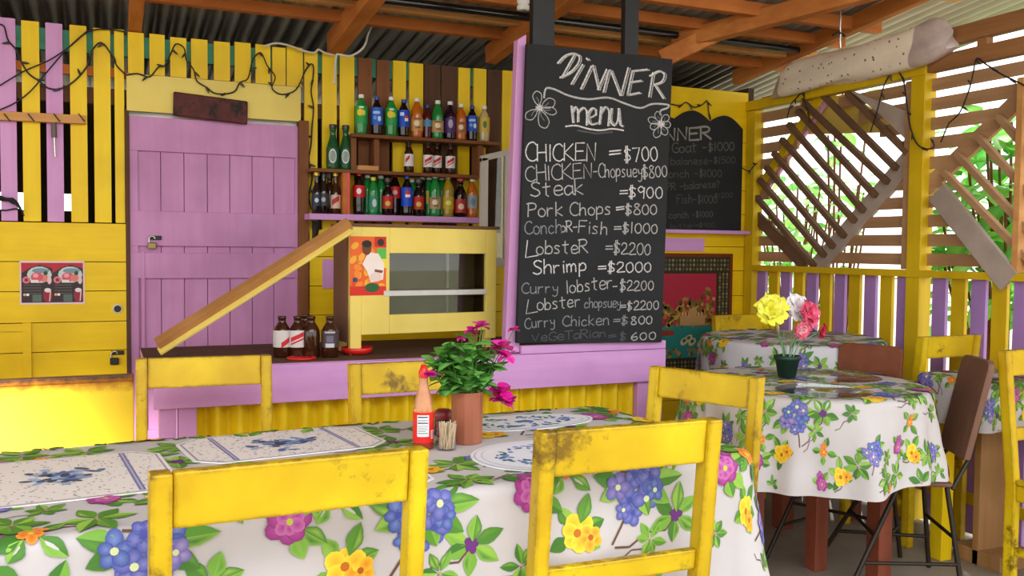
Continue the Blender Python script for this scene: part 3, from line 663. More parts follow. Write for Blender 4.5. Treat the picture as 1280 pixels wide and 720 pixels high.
def bottle(prof, body, cap, labcol, label, group, h, z0, z1, name='drink_bottle', marks=None, cat='bottle', parent_z=None, x=0, y=0, z=0, rs=1.0):
    k = h/prof[-1][1]
    t = thing(name, label, cat, (x, y, z), 0, group)
    W = Matrix.Translation((x, y, z))
    mb = MB(); mb.m = W; mb.lathe([(r*k*rs, q*k) for r, q in prof], body, seg=16); mb.build('body', t)
    if cap:
        mb = MB(); mb.m = W; r = (prof[-2][0]+.003)*k; mb.lathe([(0, h-.001), (r, h-.001), (r, h+.016*k), (r*.9, h+.018*k), (0, h+.018*k)], cap, seg=12, smooth=False); mb.build('cap', t)
    if labcol:
        rr = max(r for r, q in prof)*k*rs+.0007
        mb = MB(); mb.m = W; mb.lathe([(rr, z0*h), (rr, z1*h)], ATT, seg=20, col=lin(labcol))
        for mk in (marks or []):   # patches on the label facing the room: (angle, height 0-1, half-width rad, half-height, colour, kind)
            an, hz, aw, ah, c, kd = mk
            zc = (z0+(z1-z0)*hz)*h; hh = ah*(z1-z0)*h
            an = -PI/2-.24+an
            if kd == 'o':
                g = [(an, zc)]+[(an+aw*u*math.cos(q*PI/6), zc+hh*u*math.sin(q*PI/6)) for u in (.5, 1) for q in range(12)]
                fs = [(0, 1+q, 1+(q+1) % 12) for q in range(12)]+[(1+q, 13+q, 13+(q+1) % 12, 1+(q+1) % 12) for q in range(12)]
            else:   # upright patch or slanting band
                sl = .011 if kd == 'd' else 0; g = [(an+aw*(u/4-1), zc+sg*hh+sl*(u/4-1)) for sg in (-1, 1) for u in range(9)]
                fs = [(u, u+1, u+10, u+9) for u in range(8)]
            nm = getattr(bottle, 'n', 0); bottle.n = nm+1
            r2 = rr+.0005+.0001*(nm % 4); mb.add([(r2*math.cos(q), r2*math.sin(q), zz_) for q, zz_ in g], fs, ATT, True, lin(c))
        mb.build('label', t)
    return t
LEMON = [(-.2, .62, .5, .2, '#f2c81c', 'o'), (.35, .6, .35, .16, '#d8d838', 'o'), (0, .9, .35, .05, '#d8eedc', 'r')]
WAVE = [(.45, .5, .33, .2, '#d8262c', 'o'), (.45, .42, .33, .09, '#f4f4f8', 'r'), (-.35, .75, .35, .1, '#cfe0ff', 'r')]
BLU = [(-.1, .7, .6, .08, '#a8c8ff', 'r'), (.4, .35, .3, .16, '#d8e4ff', 'o'), (-.35, .4, .3, .12, '#6aa0f0', 'o')]
TANL = [(-.1, .55, .45, .22, '#e8dcb8', 'o'), (0, .9, .7, .06, '#8a4a2c', 'r'), (.1, .25, .4, .08, '#8a6a3a', 'r')]
REDL = [(0, .5, .45, .18, '#f6d8d0', 'o')]
def beer_marks(): return [(.0, .62, .75, .13, '#cc2430', 'd'), (.0, .35, .75, .05, '#cc2430', 'd')]
KOLA = [(0, .78, .9, .18, '#c8201c', 'r'), (0, .4, .5, .2, '#e8b050', 'o')]
HEIN = [(0, .5, .62, .44, '#d4d8d0', 'o'), (0, .5, .5, .34, '#8a9c90', 'o'), (0, .52, .6, .09, '#eef0ec', 'r'), (0, .68, .16, .08, '#b83a34', 'o')]
def on_shelf(px, base, zs, dy=.06):
    p = on_y(px, base, YB-dy); return dict(x=p.x, y=YB-dy, z=zs+.0005)
GT = 'soda bottles on the top shelf'
for px, hpx, bod, cap, lab, mk, lo, hi, text, pl, dy in (
    (451.5, 45, SODG, CW, '#2a9c48', LEMON, .3, .78, 'green lemon soda bottle with white cap, first on the top shelf by yellow planks', 0, .065),
    (471, 44, COLA, CB, '#2a62c8', BLU, .3, .78, 'dark soda bottle with light blue label between the two green lemon sodas', 0, .065),
    (489, 45, SODG, CW, '#2a9c48', LEMON, .3, .78, 'green lemon soda bottle with white cap, third along the top shelf', 0, .065),
    (504.5, 43, COLA, CB, '#1c4cc4', WAVE, .3, .78, 'cola bottle with blue cap and red round emblem on the top shelf', 0, .065),
    (521, 46, ORG, CW, '#d89a52', TANL, .2, .55, 'clear orange-brown soda bottle with white cap and tan label on the top shelf', 0, .065),
    (533.5, 40, DRED, CB, '#5a98c0', None, .4, .6, 'dark red soda bottle with small pale blue label, set back on the top shelf', 0, .045),
    (547, 45, SODG, CW, '#c89c68', TANL, .2, .52, 'green bottle with tan label and white cap, on the top shelf', 0, .065),
    (562.5, 45, GRAPE, CW, '#4a2c6c', [(0, .6, .4, .3, '#b8a4c4', 'o')], .2, .62, 'dark grape soda bottle with purple label and white cap on top shelf', 0, .065),
    (576, 43, ORG, CW, '#c06a34', TANL, .2, .55, 'amber soda bottle with reddish label beside the grape soda on the top shelf', 0, .065),
    (590, 42, COLA, CB, '#2250c0', BLU, .3, .78, 'cola bottle with deep blue label near the dark end plank of the top shelf', 0, .065),
    (605, 43, PALEG, CW, '#dcb850', [(0, .5, .35, .25, '#5c7c3c', 'o')], .3, .74, 'pale cloudy soda bottle with yellow label, last on the top shelf', 0, .065)):
    dd = on_shelf(px, 165, Z1, dy); h = hpx*.0040*.98
    bottle(PET, bod, cap, lab, text, GT, h, lo, hi, marks=mk, **dd)
GM = 'beer bottles on the middle shelf'
for px, prof, bod, cap, lab, mk, lo, hi, h, text in (
    (416, BEERG, DGR, CK, '#22503a', HEIN, .12, .52, .195, 'green beer bottle with round white label on the middle shelf, beside the string lights'),
    (432, BEERG, DGR, CK, '#22503a', HEIN, .12, .52, .195, 'green beer bottle with round white label on the middle shelf, next to the wooden upright'),
    (511, STUB, AMB, CK, '#e8e0dc', [(-.3, .6, .4, .16, '#cc2430', 'd')], .22, .62, .148, 'brown beer bottle with half-turned red-striped label, alone on the middle shelf'),
    (535, STUB, AMB, CK, '#ece6e2', beer_marks(), .22, .62, .148, 'red-striped brown beer bottle, left one of the cluster of three on the middle shelf'),
    (546, STUB, AMB, CK, '#ece6e2', beer_marks(), .22, .62, .148, 'brown red-striped beer bottle, middle one of the cluster of three on the middle shelf'),
    (563, STUB, AMB, CK, '#ece6e2', beer_marks(), .22, .62, .148, 'brown beer bottle with red diagonal stripe, right one of the cluster on the middle shelf')):
    dd = on_shelf(px, 211, Z2, .065 if px != 546 else .05); bottle(prof, bod, cap, lab, text, GM, h, lo, hi, 'beer_bottle', mk, rs=1.02 if px in (416, 432) else .8, **dd)
GB = 'bottles on the lilac shelf'
for i, (px, prof, bod, cap, lab, mk, lo, hi, h, dy, text) in enumerate((
    (396, LONG, COLA, CG, '#24304c', [(0, .5, .4, .2, '#c8ccd0', 'o')], .2, .5, .188, .085, 'dark bottle with gold neck at the outer end of the lilac shelf'),
    (404.5, LONG, COLA, CK, '#3c3c40', [(0, .5, .4, .2, '#b0b0ac', 'o')], .2, .5, .2, .08, 'dark bottle with gold neck and black cap, second on the lilac shelf'),
    (412, STUB, AMB, CK, None, None, 0, 0, .185, .04, 'plain brown bottle set back behind the labelled beer on the lilac shelf'),
    (419.5, LONG, AMB, CG, '#d8b8a0', [(0, .6, .7, .2, '#b03030', 'd')], .15, .5, .19, .08, 'brown beer bottle with pink diagonal label beside the red-edged divider'),
    (448.5, PET, COLA, CR, '#d41c24', [(0, .5, .4, .25, '#f6e8e8', 'o')], .45, .75, .195, .085, 'cola bottle with red cap and red label just past the red-edged divider'),
    (459, PET, SODG, CW, None, None, 0, 0, .19, .035, 'green bottle with white cap hidden behind the cola on the lilac shelf'),
    (466.5, PET, SODG, CY, '#2c8a68', [(.2, .5, .4, .3, '#c8d8d0', 'o')], .14, .55, .175, .085, 'green soda bottle with yellow-green cap on the lilac shelf'),
    (476, PET, SODG, CW, None, None, 0, 0, .19, .035, 'green bottle with white cap behind the yellow-capped green soda'),
    (484.5, STUB, COLA, CK, '#b03a28', KOLA, .2, .58, .17, .085, 'small dark soda with red and gold label, next to the yellow-capped bottle'),
    (493.5, PET, COLA, CR, '#c42424', [(0, .5, .4, .2, '#e8b0a8', 'o')], .45, .75, .2, .04, 'red-capped cola standing behind the two small dark sodas'),
    (508.5, PET, COLA, CB, '#1a4ed0', [(.1, .65, .42, .22, '#d82a30', 'o'), (.1, .55, .42, .07, '#f4f4f8', 'r')], .26, .76, .19, .085, 'blue-labelled cola with red round emblem in the middle of the lilac shelf'),
    (515.5, PET, SODG, CW, None, None, 0, 0, .178, .035, 'bottle with white cap behind the blue-labelled cola on the lilac shelf'),
    (523, STUB, COLA, CK, '#b03a28', KOLA, .2, .58, .172, .085, 'small dark soda with red and gold label, right after the blue-labelled cola'),
    (527.5, PET, GRAPE, CW, None, None, 0, 0, .192, .035, 'dark bottle with white cap behind the small soda after the blue cola'),
    (536, PET, SODG, CW, '#c8b83c', None, .35, .7, .192, .04, 'green bottle with yellow label, set back beside the tan-labelled green soda'),
    (543.5, PET, SODG, CW, '#b89a74', TANL, .2, .5, .2, .085, 'green soda with tan label and white cap on the lilac shelf'),
    (552, PET, SODG, CW, None, None, 0, 0, .195, .035, 'bottle with white cap behind the golden drink on the lilac shelf'),
    (560, PET, OLV, CW, '#c0a428', [(0, .5, .5, .2, '#e8dc70', 'o')], .2, .52, .2, .085, 'golden yellow soda bottle with white cap on the lilac shelf'),
    (575.5, STUB, COLA, CR, '#c03a34', [(0, .45, .5, .22, '#ecd0b8', 'o')], .12, .5, .19, .085, 'small dark soda with dark red cap near the white door frame, lilac shelf'),
    (590, PET, ORG, CW, '#a8a49c', [(0, .5, .45, .28, '#6a8ab0', 'o')], .25, .62, .19, .085, 'orange soda bottle with grey-blue label, last on the lilac shelf'))):
    dd = on_shelf(px, 266, Z3, dy); bottle(prof, bod, cap, lab, text, GB, h*.95, lo, hi, marks=mk, rs=.93 if prof is not STUB else .80, **dd)
GC = 'empty brown beer bottles on the bar counter'
for px, py, lab, mk, text in ((352.5, 446, '#cfc8c4', [(.5, .3, .5, .16, '#cc2430', 'd')], 'brown beer bottle on the counter, the one nearest the door side, label turned away'),
    (372, 446, '#d4ccc8', beer_marks(), 'brown beer bottle on the counter whose red diagonal stripe faces the room'),
    (381, 442, None, None, 'brown beer bottle mostly hidden behind two others on the counter'),
    (389, 446, None, None, 'brown unlabelled beer bottle on the counter beside the red-striped one'),
    (412.5, 446, '#4a3c40', [(0, .9, .6, .05, '#b8b4b8', 'r'), (0, .12, .5, .12, '#c8c8cc', 'r'), (0, .5, .4, .2, '#6c6478', 'r')], 'brown beer bottle with back label standing alone next to the display cabinet')):
    p = on_z(px, py, .8385); bottle(STUB, AMB, None, lab, text, GC, .152, .25, .66, 'beer_bottle', mk, x=p.x, y=p.y, z=.8385, rs=1.04)

# ---- glass-fronted display cabinet on the bar
A = on_y(438, 283, 3.43); B = on_y(621, 281, 3.50)
cab = thing('display_cabinet', 'pale yellow glass-fronted food cabinet standing on the bar counter', 'cabinet', (A.x, A.y, .838))
ang = math.atan2(B.y-A.y, B.x-A.x); CW_ = math.hypot(B.x-A.x, B.y-A.y)
CM = Matrix.Translation((A.x, A.y, .8385)) @ Matrix.Rotation(ang, 4, 'Z')
zt = A.z-.8385; zb = .075; CD = .18
def cabpart(name, boxes, bevel=.002, parent=None):
    m_ = MB(); m_.m = CM
    for lo, hi, mt in boxes: m_.box(lo, hi, mt)
    return m_.build(name, parent or cab, bevel=bevel)
INS = wood('cabinet_inside', '#6e5e34', '#7c6a3c', (1, 1, .07), .6, 20); SIDEB = wood('cabinet_side', '#6b4a34', '#80593f', (1, 1, .07), .7, 20)
frf = cabpart('front_frame', [((0, 0, 0), (.045, .022, zt), YELP), ((.045, 0, zb), (.16, .02, zt), YELP), ((CW_-.048, 0, zb-.035), (CW_, .022, zt), YELP), ((.16, 0, zt-.10), (CW_-.048, .02, zt), YELP), ((.16, 0, zb), (CW_-.048, .02, zb+.075), YELP)])
cabpart('side_panel', [((-.004, .022, zb-.03), (.012, CD, zt-.005), SIDEB)]); cabpart('side_panel', [((CW_-.012, .022, zb-.03), (CW_+.004, CD, zt-.005), SIDEB)])
cabpart('back_panel', [((.012, CD-.012, zb), (CW_-.012, CD, zt-.005), INS)]); cabpart('bottom_panel', [((.012, .022, zb), (CW_-.012, CD-.012, zb+.014), INS)])
cabpart('top_panel', [((-.012, -.006, zt), (CW_+.012, CD+.01, zt+.012), SIDEB)])
cabpart('shelf', [((.012, .04, .232), (CW_-.012, CD-.012, .242), INS)])
cabpart('shelf_rail', [((.135, -.004, .222), (CW_-.046, .006, .243), plain('white_rail', '#cfcac4', .4))])
cabpart('glass_pane', [((.158, .009, zb+.07), (.42, .012, zt-.095), PANE)], 0, frf); cabpart('glass_pane', [((.41, .015, zb+.07), (CW_-.046, .018, zt-.095), PANE)], 0, frf)
for a, b in ((.01, CD-.04), (CW_-.04, CD-.04), (CW_-.04, .02)): cabpart('leg', [((a, b, 0), (a+.03, b+.03, zb), YELP)])
# poster on the cabinet
O = CM @ Vector((.0, -.0015, zt-.29)); ux = (CM.to_3x3() @ Vector((1, 0, 0))); nn = (CM.to_3x3() @ Vector((0, -1, 0)))
fl = Flat(O, ux, (0, 0, 1), nn, ATT, .0003)
PW, PH = .148, .225; fl.o = CM @ Vector((-.003, -.0012, zt-.262))
fl.rect(0, 0, PW, PH, '#e8641c'); R3 = random.Random(4)
for i in range(26): fl.ell(R3.uniform(.01, PW-.01), R3.uniform(.03, PH-.03), .012, .018, R3.choice(('#f08a2c', '#e2501c', '#f4a838', '#ee7420')), 2, R3.uniform(0, 3), 8)
fl.rect(0, 0, PW, .035, '#d42a1c', 3); fl.rect(.1, PH-.04, PW, PH, '#c8281c', 3); fl.rect(.11, PH-.085, PW, PH-.045, '#58b848', 3); fl.rect(.125, PH-.12, PW, PH-.085, '#f0d828', 4)
fl.poly([(.05, .12), (.075, .165), (.115, .16), (.14, .12), (.135, .06), (.085, .05), (.07, .09)], '#efe0d8', 5); fl.ell(.068, .18, .019, .026, '#6a3c26', 5); fl.ell(.068, .197, .02, .014, '#22140e', 6)
fl.poly([(.1, .1), (.135, .095), (.13, .085), (.1, .09)], '#7a4630', 6); fl.ell(.105, .07, .025, .018, '#e8ccc4', 6); fl.ell(.09, .03, .03, .018, '#2c5c2c', 6); fl.rect(.012, .052, .03, .068, '#2a3c6c', 6)
fl.ell(.125, PH-.022, .014, .014, '#302018', 5)
o = fl.mb.build('poster'); tag(o, 'orange poster of a child in white pinned to the left corner of the food cabinet', 'poster')
# red dish under the cabinet leg, red lid
p = on_z(447, 443, .8385)
mb = MB(); mb.m = Matrix.Translation((p.x, p.y+.015, .8388)); mb.lathe([(0, 0), (.04, 0), (.056, .008), (.062, .026), (.0585, .027), (.052, .011), (.038, .004), (0, .004)], RED, seg=28)
o = mb.build('dish'); tag(o, 'red plastic dish on the bar counter below the left leg of the food cabinet', 'dish')
p = on_z(377, 448.5, .8385)
mb = MB(); mb.m = Matrix.Translation((p.x, p.y, .8388)); mb.lathe([(0, 0), (.053, 0), (.053, .007), (.047, .008), (.044, .004), (0, .004)], RED, seg=28)
o = mb.build('lid'); tag(o, 'flat red plastic lid lying on the bar in front of the beer bottles', 'lid')
# diagonal prop stick
a = on_y(197, 431, 3.40); b = on_y(437, 279, 3.36); d = (b-a).normalized()
mb = MB(); mb.beam(a, b, .035, .038, wood('stick_timber', '#a06c3a', '#bc8650', (.3, .3, .3), .7, 22, '#6c4420', .66, 8), (0, -.5, 1)); mb.beam(a+Vector((.004, -.010, -.024)), b+Vector((.004, -.010, -.024)), .036, .011, YELP, (0, -.5, 1))
o = mb.build('wooden_prop', bevel=.002); tag(o, 'long wooden stick leaning diagonally from the counter end up to the food cabinet', 'stick')
# white pane frame behind the bar
fx = on_y(601, 250, 4.18).x; fx2 = on_y(632, 250, 4.18).x
fr = thing('framed_pane', 'narrow white-framed glass door leaning beside the bottle shelves, partly behind the lilac post', 'door', (fx, 4.18, 1.05))
FRM = wood('chipped_white_frame', '#c9c0b4', '#d8d0c4', (1, 1, .1), .6, 22, '#7a6450', .66, 10)
z0_, z1_ = 1.16, on_y(612, 190, 4.18).z; x2 = fx+.26
mb = MB(); mb.box((fx, 4.17, z0_), (fx+.035, 4.20, z1_-.03), FRM); mb.box((x2-.035, 4.17, z0_), (x2, 4.20, z1_+.04), FRM); mb.box((fx, 4.17, z0_), (x2, 4.20, z0_+.04), FRM); mb.prism([(fx, 4.17, z1_-.05), (x2, 4.17, z1_+.02), (x2, 4.17, z1_+.05), (fx, 4.17, z1_-.02)], (0, .03, 0), FRM)
mb.box((fx+.125, 4.172, z0_), (fx+.15, 4.198, z1_), FRM); frm = mb.build('frame', fr, bevel=.002)
mb = MB(); mb.box((fx+.03, 4.183, z0_+.03), (x2-.03, 4.187, z1_-.02), PANE); mb.build('pane', frm)
mb = MB(); mb.box((fx+.01, 4.17, .0), (fx+.05, 4.2, z0_), DBR); mb.box((x2-.05, 4.17, .0), (x2-.01, 4.2, z0_), DBR); mb.build('stand', fr)

# ---- things on the left wall
O = on_y(25, 381, YB-.0135)
fl = Flat(O, (1, 0, 0), (0, 0, 1), (0, -1, 0), ATT, .0003)
PW = on_y(106, 381, YB-.0135).x-O.x; PH = on_y(25, 326, YB-.0135).z-O.z
fl.rect(0, 0, PW, PH, '#e8ccd0'); 
for k in (0, 1):
    x0 = .006+k*(PW-.012)/2; w2 = (PW-.012)/2
    def X(t): return x0+t*w2
    def Z(t): return .008+t*(PH-.016)
    fl.rect(X(0), Z(0), X(1), Z(1), '#382a30', 2)
    fl.poly([(X(0), Z(1)), (X(1), Z(1)), (X(1), Z(.86)), (X(.6), Z(.95)), (X(.3), Z(.88)), (X(0), Z(.74))], '#b82838', 3)
    fl.ell(X(.58), Z(.70), w2*.40, PH*.19, '#c8d0d0', 4); fl.ell(X(.62), Z(.80), w2*.28, PH*.06, '#7a94a0', 5)
    fl.ell(X(.5), Z(.64), w2*.2, PH*.11, '#d8586c', 5); fl.ell(X(.46), Z(.68), w2*.09, PH*.05, '#f0a0ac', 6); fl.ell(X(.72), Z(.62), w2*.14, PH*.09, '#e08070', 5); fl.ell(X(.78), Z(.74), w2*.07, PH*.05, '#304a34', 6)
    fl.rect(X(.3), Z(.50), X(.55), Z(.57), '#e8e4dc', 6); fl.ell(X(.16), Z(.57), w2*.13, PH*.08, '#d87888', 5); fl.ell(X(.16), Z(.57), w2*.06, PH*.04, '#8a2838', 6); fl.ell(X(.9), Z(.56), w2*.07, PH*.09, '#e8c0c8', 5)
    for q in range(4): fl.line([(X(.08), Z(.44-.07*q)), (X(.62), Z(.44-.07*q))], .0035, '#5c5a54', 3)
    fl.rect(X(.35), Z(.02), X(.64), Z(.2), '#5a6c62', 3); fl.ell(X(.84), Z(.18), w2*.15, PH*.17, '#98283c', 4); fl.ell(X(.84), Z(.31), w2*.11, PH*.05, '#e8dcdc', 5); fl.line([(X(.9), Z(.04)), (X(.93), Z(.3))], .004, '#f0c8cc', 6)
    fl.ell(X(.1), Z(.2), w2*.05, PH*.03, '#e0b070', 4); fl.ell(X(.2), Z(.2), w2*.05, PH*.03, '#f0ece4', 4)
o = fl.mb.build('wall_poster'); tag(o, 'small red and black food poster with two matching panels on the yellow boards', 'poster')
# plaque over the door
mb = MB(); c = [on_y(217, 114, YB-.045), on_y(310, 126.5, YB-.045), on_y(309.5, 155.5, YB-.045), on_y(216.5, 144, YB-.045)]
PLQ = wood('burnt_plaque', '#4a201c', '#6a2c26', (1, 1, 1), .6, 30, '#201414', .52, 12)
mb.prism([c[3], c[2], c[1], c[0]], (0, .022, 0), PLQ)
o = mb.build('door_plaque', bevel=.006); tag(o, 'dark red-brown wooden plaque hanging tilted on the header over the lilac door', 'sign')
# padlocks
def padlock(px, py, yy, body, label, s=1.0):
    p = on_y(px, py, yy); t = thing('padlock', label, 'padlock', (p.x, yy, p.z))
    mb = MB(); mb.box((p.x-.018*s, yy-.014, p.z-.03*s), (p.x+.018*s, yy+.002, p.z), body); mb.build('body', t, bevel=.004)
    mb = MB(); mb.tube([(p.x+.012*s*math.cos(q), yy-.006, p.z-.004+.02*s+.012*s*math.sin(q)) for q in [0, .4, .8, 1.2, 1.57, 2, 2.4, 2.8, PI]]+[(p.x-.012*s, yy-.006, p.z-.01)], .0035, CHROME); mb.build('shackle', t)
    mb = MB(); mb.box((p.x-.012*s, yy-.003, p.z+.012*s), (p.x+.04*s, yy+.008, p.z+.03*s), BLK); mb.build('hasp', t, bevel=.002)
padlock(190, 303, YB-.014, plain('brass', '#8c7a4c', .35, .6), 'small brass padlock on the hasp of the lilac door')
padlock(143, 447, YB-.016, BLK, 'black padlock on the yellow boards at the foot of the left wall')
p = on_y(147, 386, YB-.013); mb = MB(); mb.m = Matrix.Translation(p) @ Matrix.Rotation(PI/2, 4, 'X'); mb.lathe([(0, .002), (.014, .002), (.018, .004), (.023, 0)], plain('pale_ring', '#d8cca0', .5), seg=16); mb.lathe([(0, .0045), (.015, .0045)], BLK, seg=16)
o = mb.build('keyhole_plate'); tag(o, 'pale round keyhole plate on the yellow boards above the black padlock', 'lock')
# hook strip on the left planks
mb = MB(); a, b = on_y(-40, 143, YB-.02), on_y(107, 150, YB-.02); mb.beam(a, b, .035, .036, PALE)
hs = mb.build('hook_strip', bevel=.002); tag(hs, 'pale wooden hook strip across the upper planks of the left wall', 'rail')
for px in (8, 38, 70, 101):
    m_ = MB(); a = on_y(px-3, 142, YB-.04); b = on_y(px+5, 152, YB-.042); m_.beam(a, b, .004, .005, WIRE); m_.build('hook', hs)
mb = MB(); a, b = on_y(67, 152, YB-.022), on_y(69, 196, YB-.012); mb.tube([a, a.lerp(b, .45)], .011, plain('tool_grip', '#6a5c58', .5)); mb.tube([a.lerp(b, .45), b], .004, CHROME)
o = mb.build('hanging_tool'); tag(o, 'slim grey hand tool hanging from the hook strip on a lilac plank', 'tool')
mb = MB()
for k in range(5):
    mb.tube([on_y(x, y+R3.uniform(-3, 3), YB-.02-.004*k) for x, y in ((-14, 246), (0, 247), (8, 250), (16, 251), (22, 255), (26, 262))], .004, WIRE)
mb.tube([on_y(x, y, YB-.012) for x, y in ((-10, 262), (8, 263), (18, 261), (27, 262), (30, 270))], .003, WIRE)
o = mb.build('wire_bundle'); tag(o, 'tangled black wire bundle tied against the end lilac plank', 'wire')

# ---- string lights and cables
BULB = plain('tiny_bulb', '#3a3432', .2)
def string_lights(name, label, pts, plane, step=.085, group=None, mat=WIRE, r=.0034, cat='string lights'):
    P = [plane(*p) for p in pts]; Q = [tuple(v) for v in P]
    sm = []
    for i in range(len(P)-1):
        p0, p1, p2, p3 = P[max(i-1, 0)], P[i], P[i+1], P[min(i+2, len(P)-1)]
        for k in range(4):
            t = k/4; sm.append(.5*(2*p1+(p2-p0)*t+(2*p0-5*p1+4*p2-p3)*t*t+(3*p1-p0-3*p2+p3)*t**3))
    sm.append(P[-1])
    mb = MB(); mb.tube(sm, r, mat, 6); o = mb.build(name)
    tag(o, label, cat, group)
    if step:
        acc = 0
        for a, b in zip(sm, sm[1:]):
            acc += (b-a).length
            if acc > step:
                acc = 0; d = Vector((R3.uniform(-1, 1), -.2, R3.uniform(-1, .4))).normalized()
                m_ = MB(); m_.tube([b, b+d*.018, b+d*.03], [.0055, .005, .002], BULB, 6); m_.build('bulb', o)
    return o
pl = lambda x, y: on_y(x, y, YB-.012)
string_lights('string_lights', 'black string lights looping along the left planks from lilac to yellow', [(-4, 30), (5, 33), (10, 50), (20, 62), (27, 78), (36, 92), (50, 102), (60, 110), (75, 111), (92, 102), (108, 84), (114, 65), (126, 53), (138, 66), (146, 82), (157, 93)], pl)
pl2 = lambda x, y: on_y(x, y, YB-.03)
string_lights('string_lights', 'black string lights along the header above the lilac door', [(157, 94), (172, 92), (187, 96), (198, 84), (206, 82), (214, 66), (220, 55), (230, 60), (233, 75), (242, 87), (246, 101), (258, 109), (270, 117), (292, 115), (300, 103), (310, 98), (316, 75), (326, 66), (334, 82), (344, 96), (340, 110), (352, 118), (370, 112), (381, 90), (388, 80)], pl2)
string_lights('string_lights', 'black string lights hanging down the yellow plank right of the door', [(381, 89), (388, 80), (392, 84), (391, 100), (389, 115), (392, 135), (390, 160), (389, 180), (386, 200), (390, 222), (386, 245), (389, 262)], pl, .12)
for pts in ([(-2, 108), (30, 89), (60, 76), (85, 60), (105, 43), (120, 37), (140, 37), (157, 40)], [(-2, 138), (20, 128), (40, 112), (62, 86), (85, 60), (110, 38)]):
    string_lights('cable', 'thin black cable strung across the upper left planks, %s' % ('the upper of two' if pts[0][1] < 120 else 'the lower of two'), pts, lambda x, y: on_y(x, y, YB-.018), 0, None, WIRE, .003, 'cable')
px_ = lambda x, y: on_x(x, y, XR-.028)
string_lights('string_lights', 'black string lights draped over the first lattice window, beside the yellow post', [(1088, 165), (1096, 140), (1104, 110), (1112, 94), (1121, 89), (1129, 100), (1133, 125), (1137, 155), (1145, 178), (1156, 186), (1167, 184), (1166, 176)], px_)
string_lights('string_lights', 'black string lights hanging from the brown beam at the end bay', [(1176, 178), (1186, 155), (1200, 140), (1212, 110), (1217, 88), (1221, 73), (1232, 80), (1252, 93), (1275, 104), (1300, 118)], px_)
string_lights('string_lights', 'black string lights bunched at the far end of the yellow beam', [(984, 148), (988, 132), (996, 122), (1004, 115), (1006, 128), (1011, 142), (1012, 154)], px_, .05)
string_lights('string_lights', 'black string lights on the yellow top board above the second chalkboard', [(839, 130), (850, 132), (858, 128), (868, 134), (878, 131), (884, 126), (886, 140), (888, 150)], pl, .06)
string_lights('string_lights', 'short black string-light loop tied on the corner post beside the chalkboard', [(928, 210), (936, 214), (942, 208), (946, 204)], lambda x, y: on_y(x, y, YB-.1), .05)
string_lights('cable', 'white electric cable looping from the rafter down to the plank tops', [(418, 105), (420, 72), (424, 68), (438, 70), (452, 62), (458, 52), (459, 46), (464, 34), (472, 24), (484, 10), (488, -6)], lambda x, y: on_y(x, y, 4.25), 0, None, WIREW, .0055, 'cable')
string_lights('cable', 'white electric cable arching over the planks right of the door', [(330, 58), (345, 54), (362, 57), (378, 63), (392, 66), (398, 62), (406, 66), (418, 69)], lambda x, y: on_y(x, y, 4.36), 0, None, WIREW, .005, 'cable')
# black water pipe under the roof
mb = MB(); z = roof_z(3.86)-.035; mb.tube([(.2, 3.86, z), (3.42, 3.86, z)], .018, plain('black_pipe', '#1e1c1e', .18, 0, .8), 12)
o = mb.build('pipe'); tag(o, 'black plastic pipe running under the roof sheets above the bar', 'pipe')
# hanging wire with clip
q0 = Vector((2.62, 2.95, roof_z(2.95)-.03)); q0 = on_y(1050, 0, 3.3); 
mb = MB(); mb.tube([on_y(1050+.8*(i % 2), y, 3.3) for i, y in enumerate((-12, 4, 14, 24, 34, 42, 50, 60))], .005, CHROME, 6); mb.tube([on_y(1041, 44, 3.3), on_y(1048, 40, 3.3), on_y(1056, 45, 3.3)], .006, BLK, 6)
o = mb.build('hanging_chain'); tag(o, 'thin metal chain with a black clip dangling from the roof', 'chain')
# white insulator at the top by the board
mb = MB(); p = on_y(654, 4, 3.5); mb.m = Matrix.Translation(p)
mb.lathe([(.018, -.03), (.026, -.026), (.026, -.012), (.02, -.006), (.026, .002), (.026, .02), (.018, .024), (.018, .15)], WHITE, seg=16)
o = mb.build('insulator'); tag(o, 'white ceramic insulator hanging beside the board posts at the roof', 'insulator')

# ---- wrapped bundle on the right-wall beam
mb = MB(); ns, k = 26, 14; rings = []
ya, yb = 4.12, 2.95
for i in range(ns+1):
    t = i/ns; y = ya+(yb-ya)*t
    zc = 2.096; hz = .078+.012*t; hx = .055
    e = 1
    if t < .10: e = .28+.72*(t/.10)**.7
    if t > .86: e = 1+.08*math.sin((t-.86)/.14*PI)-.35*((t-.86)/.14)**2
    if t > .985: e = .4
    c = Vector((XR-.02, y, zc+hz*e+.002+(.05*((t-.86)/.14)**2 if t > .86 else 0)))
    for j in range(k):
        a = j*2*PI/k; f = (1+.12*math.sin(3*a+9*t)+.08*math.sin(17*t+5*a))*(1+.25*abs(math.sin(2*a))**2)
        rings.append((c.x-.02+hx*e*f*math.cos(a), c.y+.02*math.sin(a*2), c.z+hz*e*f*math.sin(a)))
mb.add(rings, [(i*k+j, i*k+(j+1) % k, (i+1)*k+(j+1) % k, (i+1)*k+j) for i in range(2, ns-4) for j in range(k)], TARP, True)
TARP2 = plain('mauve_wrap_end', '#d2bdb8', .3, 0, .5, .3, 14)
mb.add(rings, [(i*k+j, i*k+(j+1) % k, (i+1)*k+(j+1) % k, (i+1)*k+j) for i in list(range(2))+list(range(ns-4, ns)) for j in range(k)], TARP2, True)
mb.add(rings[:k], [tuple(range(k))], TARP2, True); mb.add(rings[-k:], [tuple(range(k-1, -1, -1))], TARP2, True)
o = mb.build('wrapped_bundle', subsurf=1); tag(o, 'long bundle wrapped in pale dotted plastic, lying on top of the yellow wall beam', 'bundle')

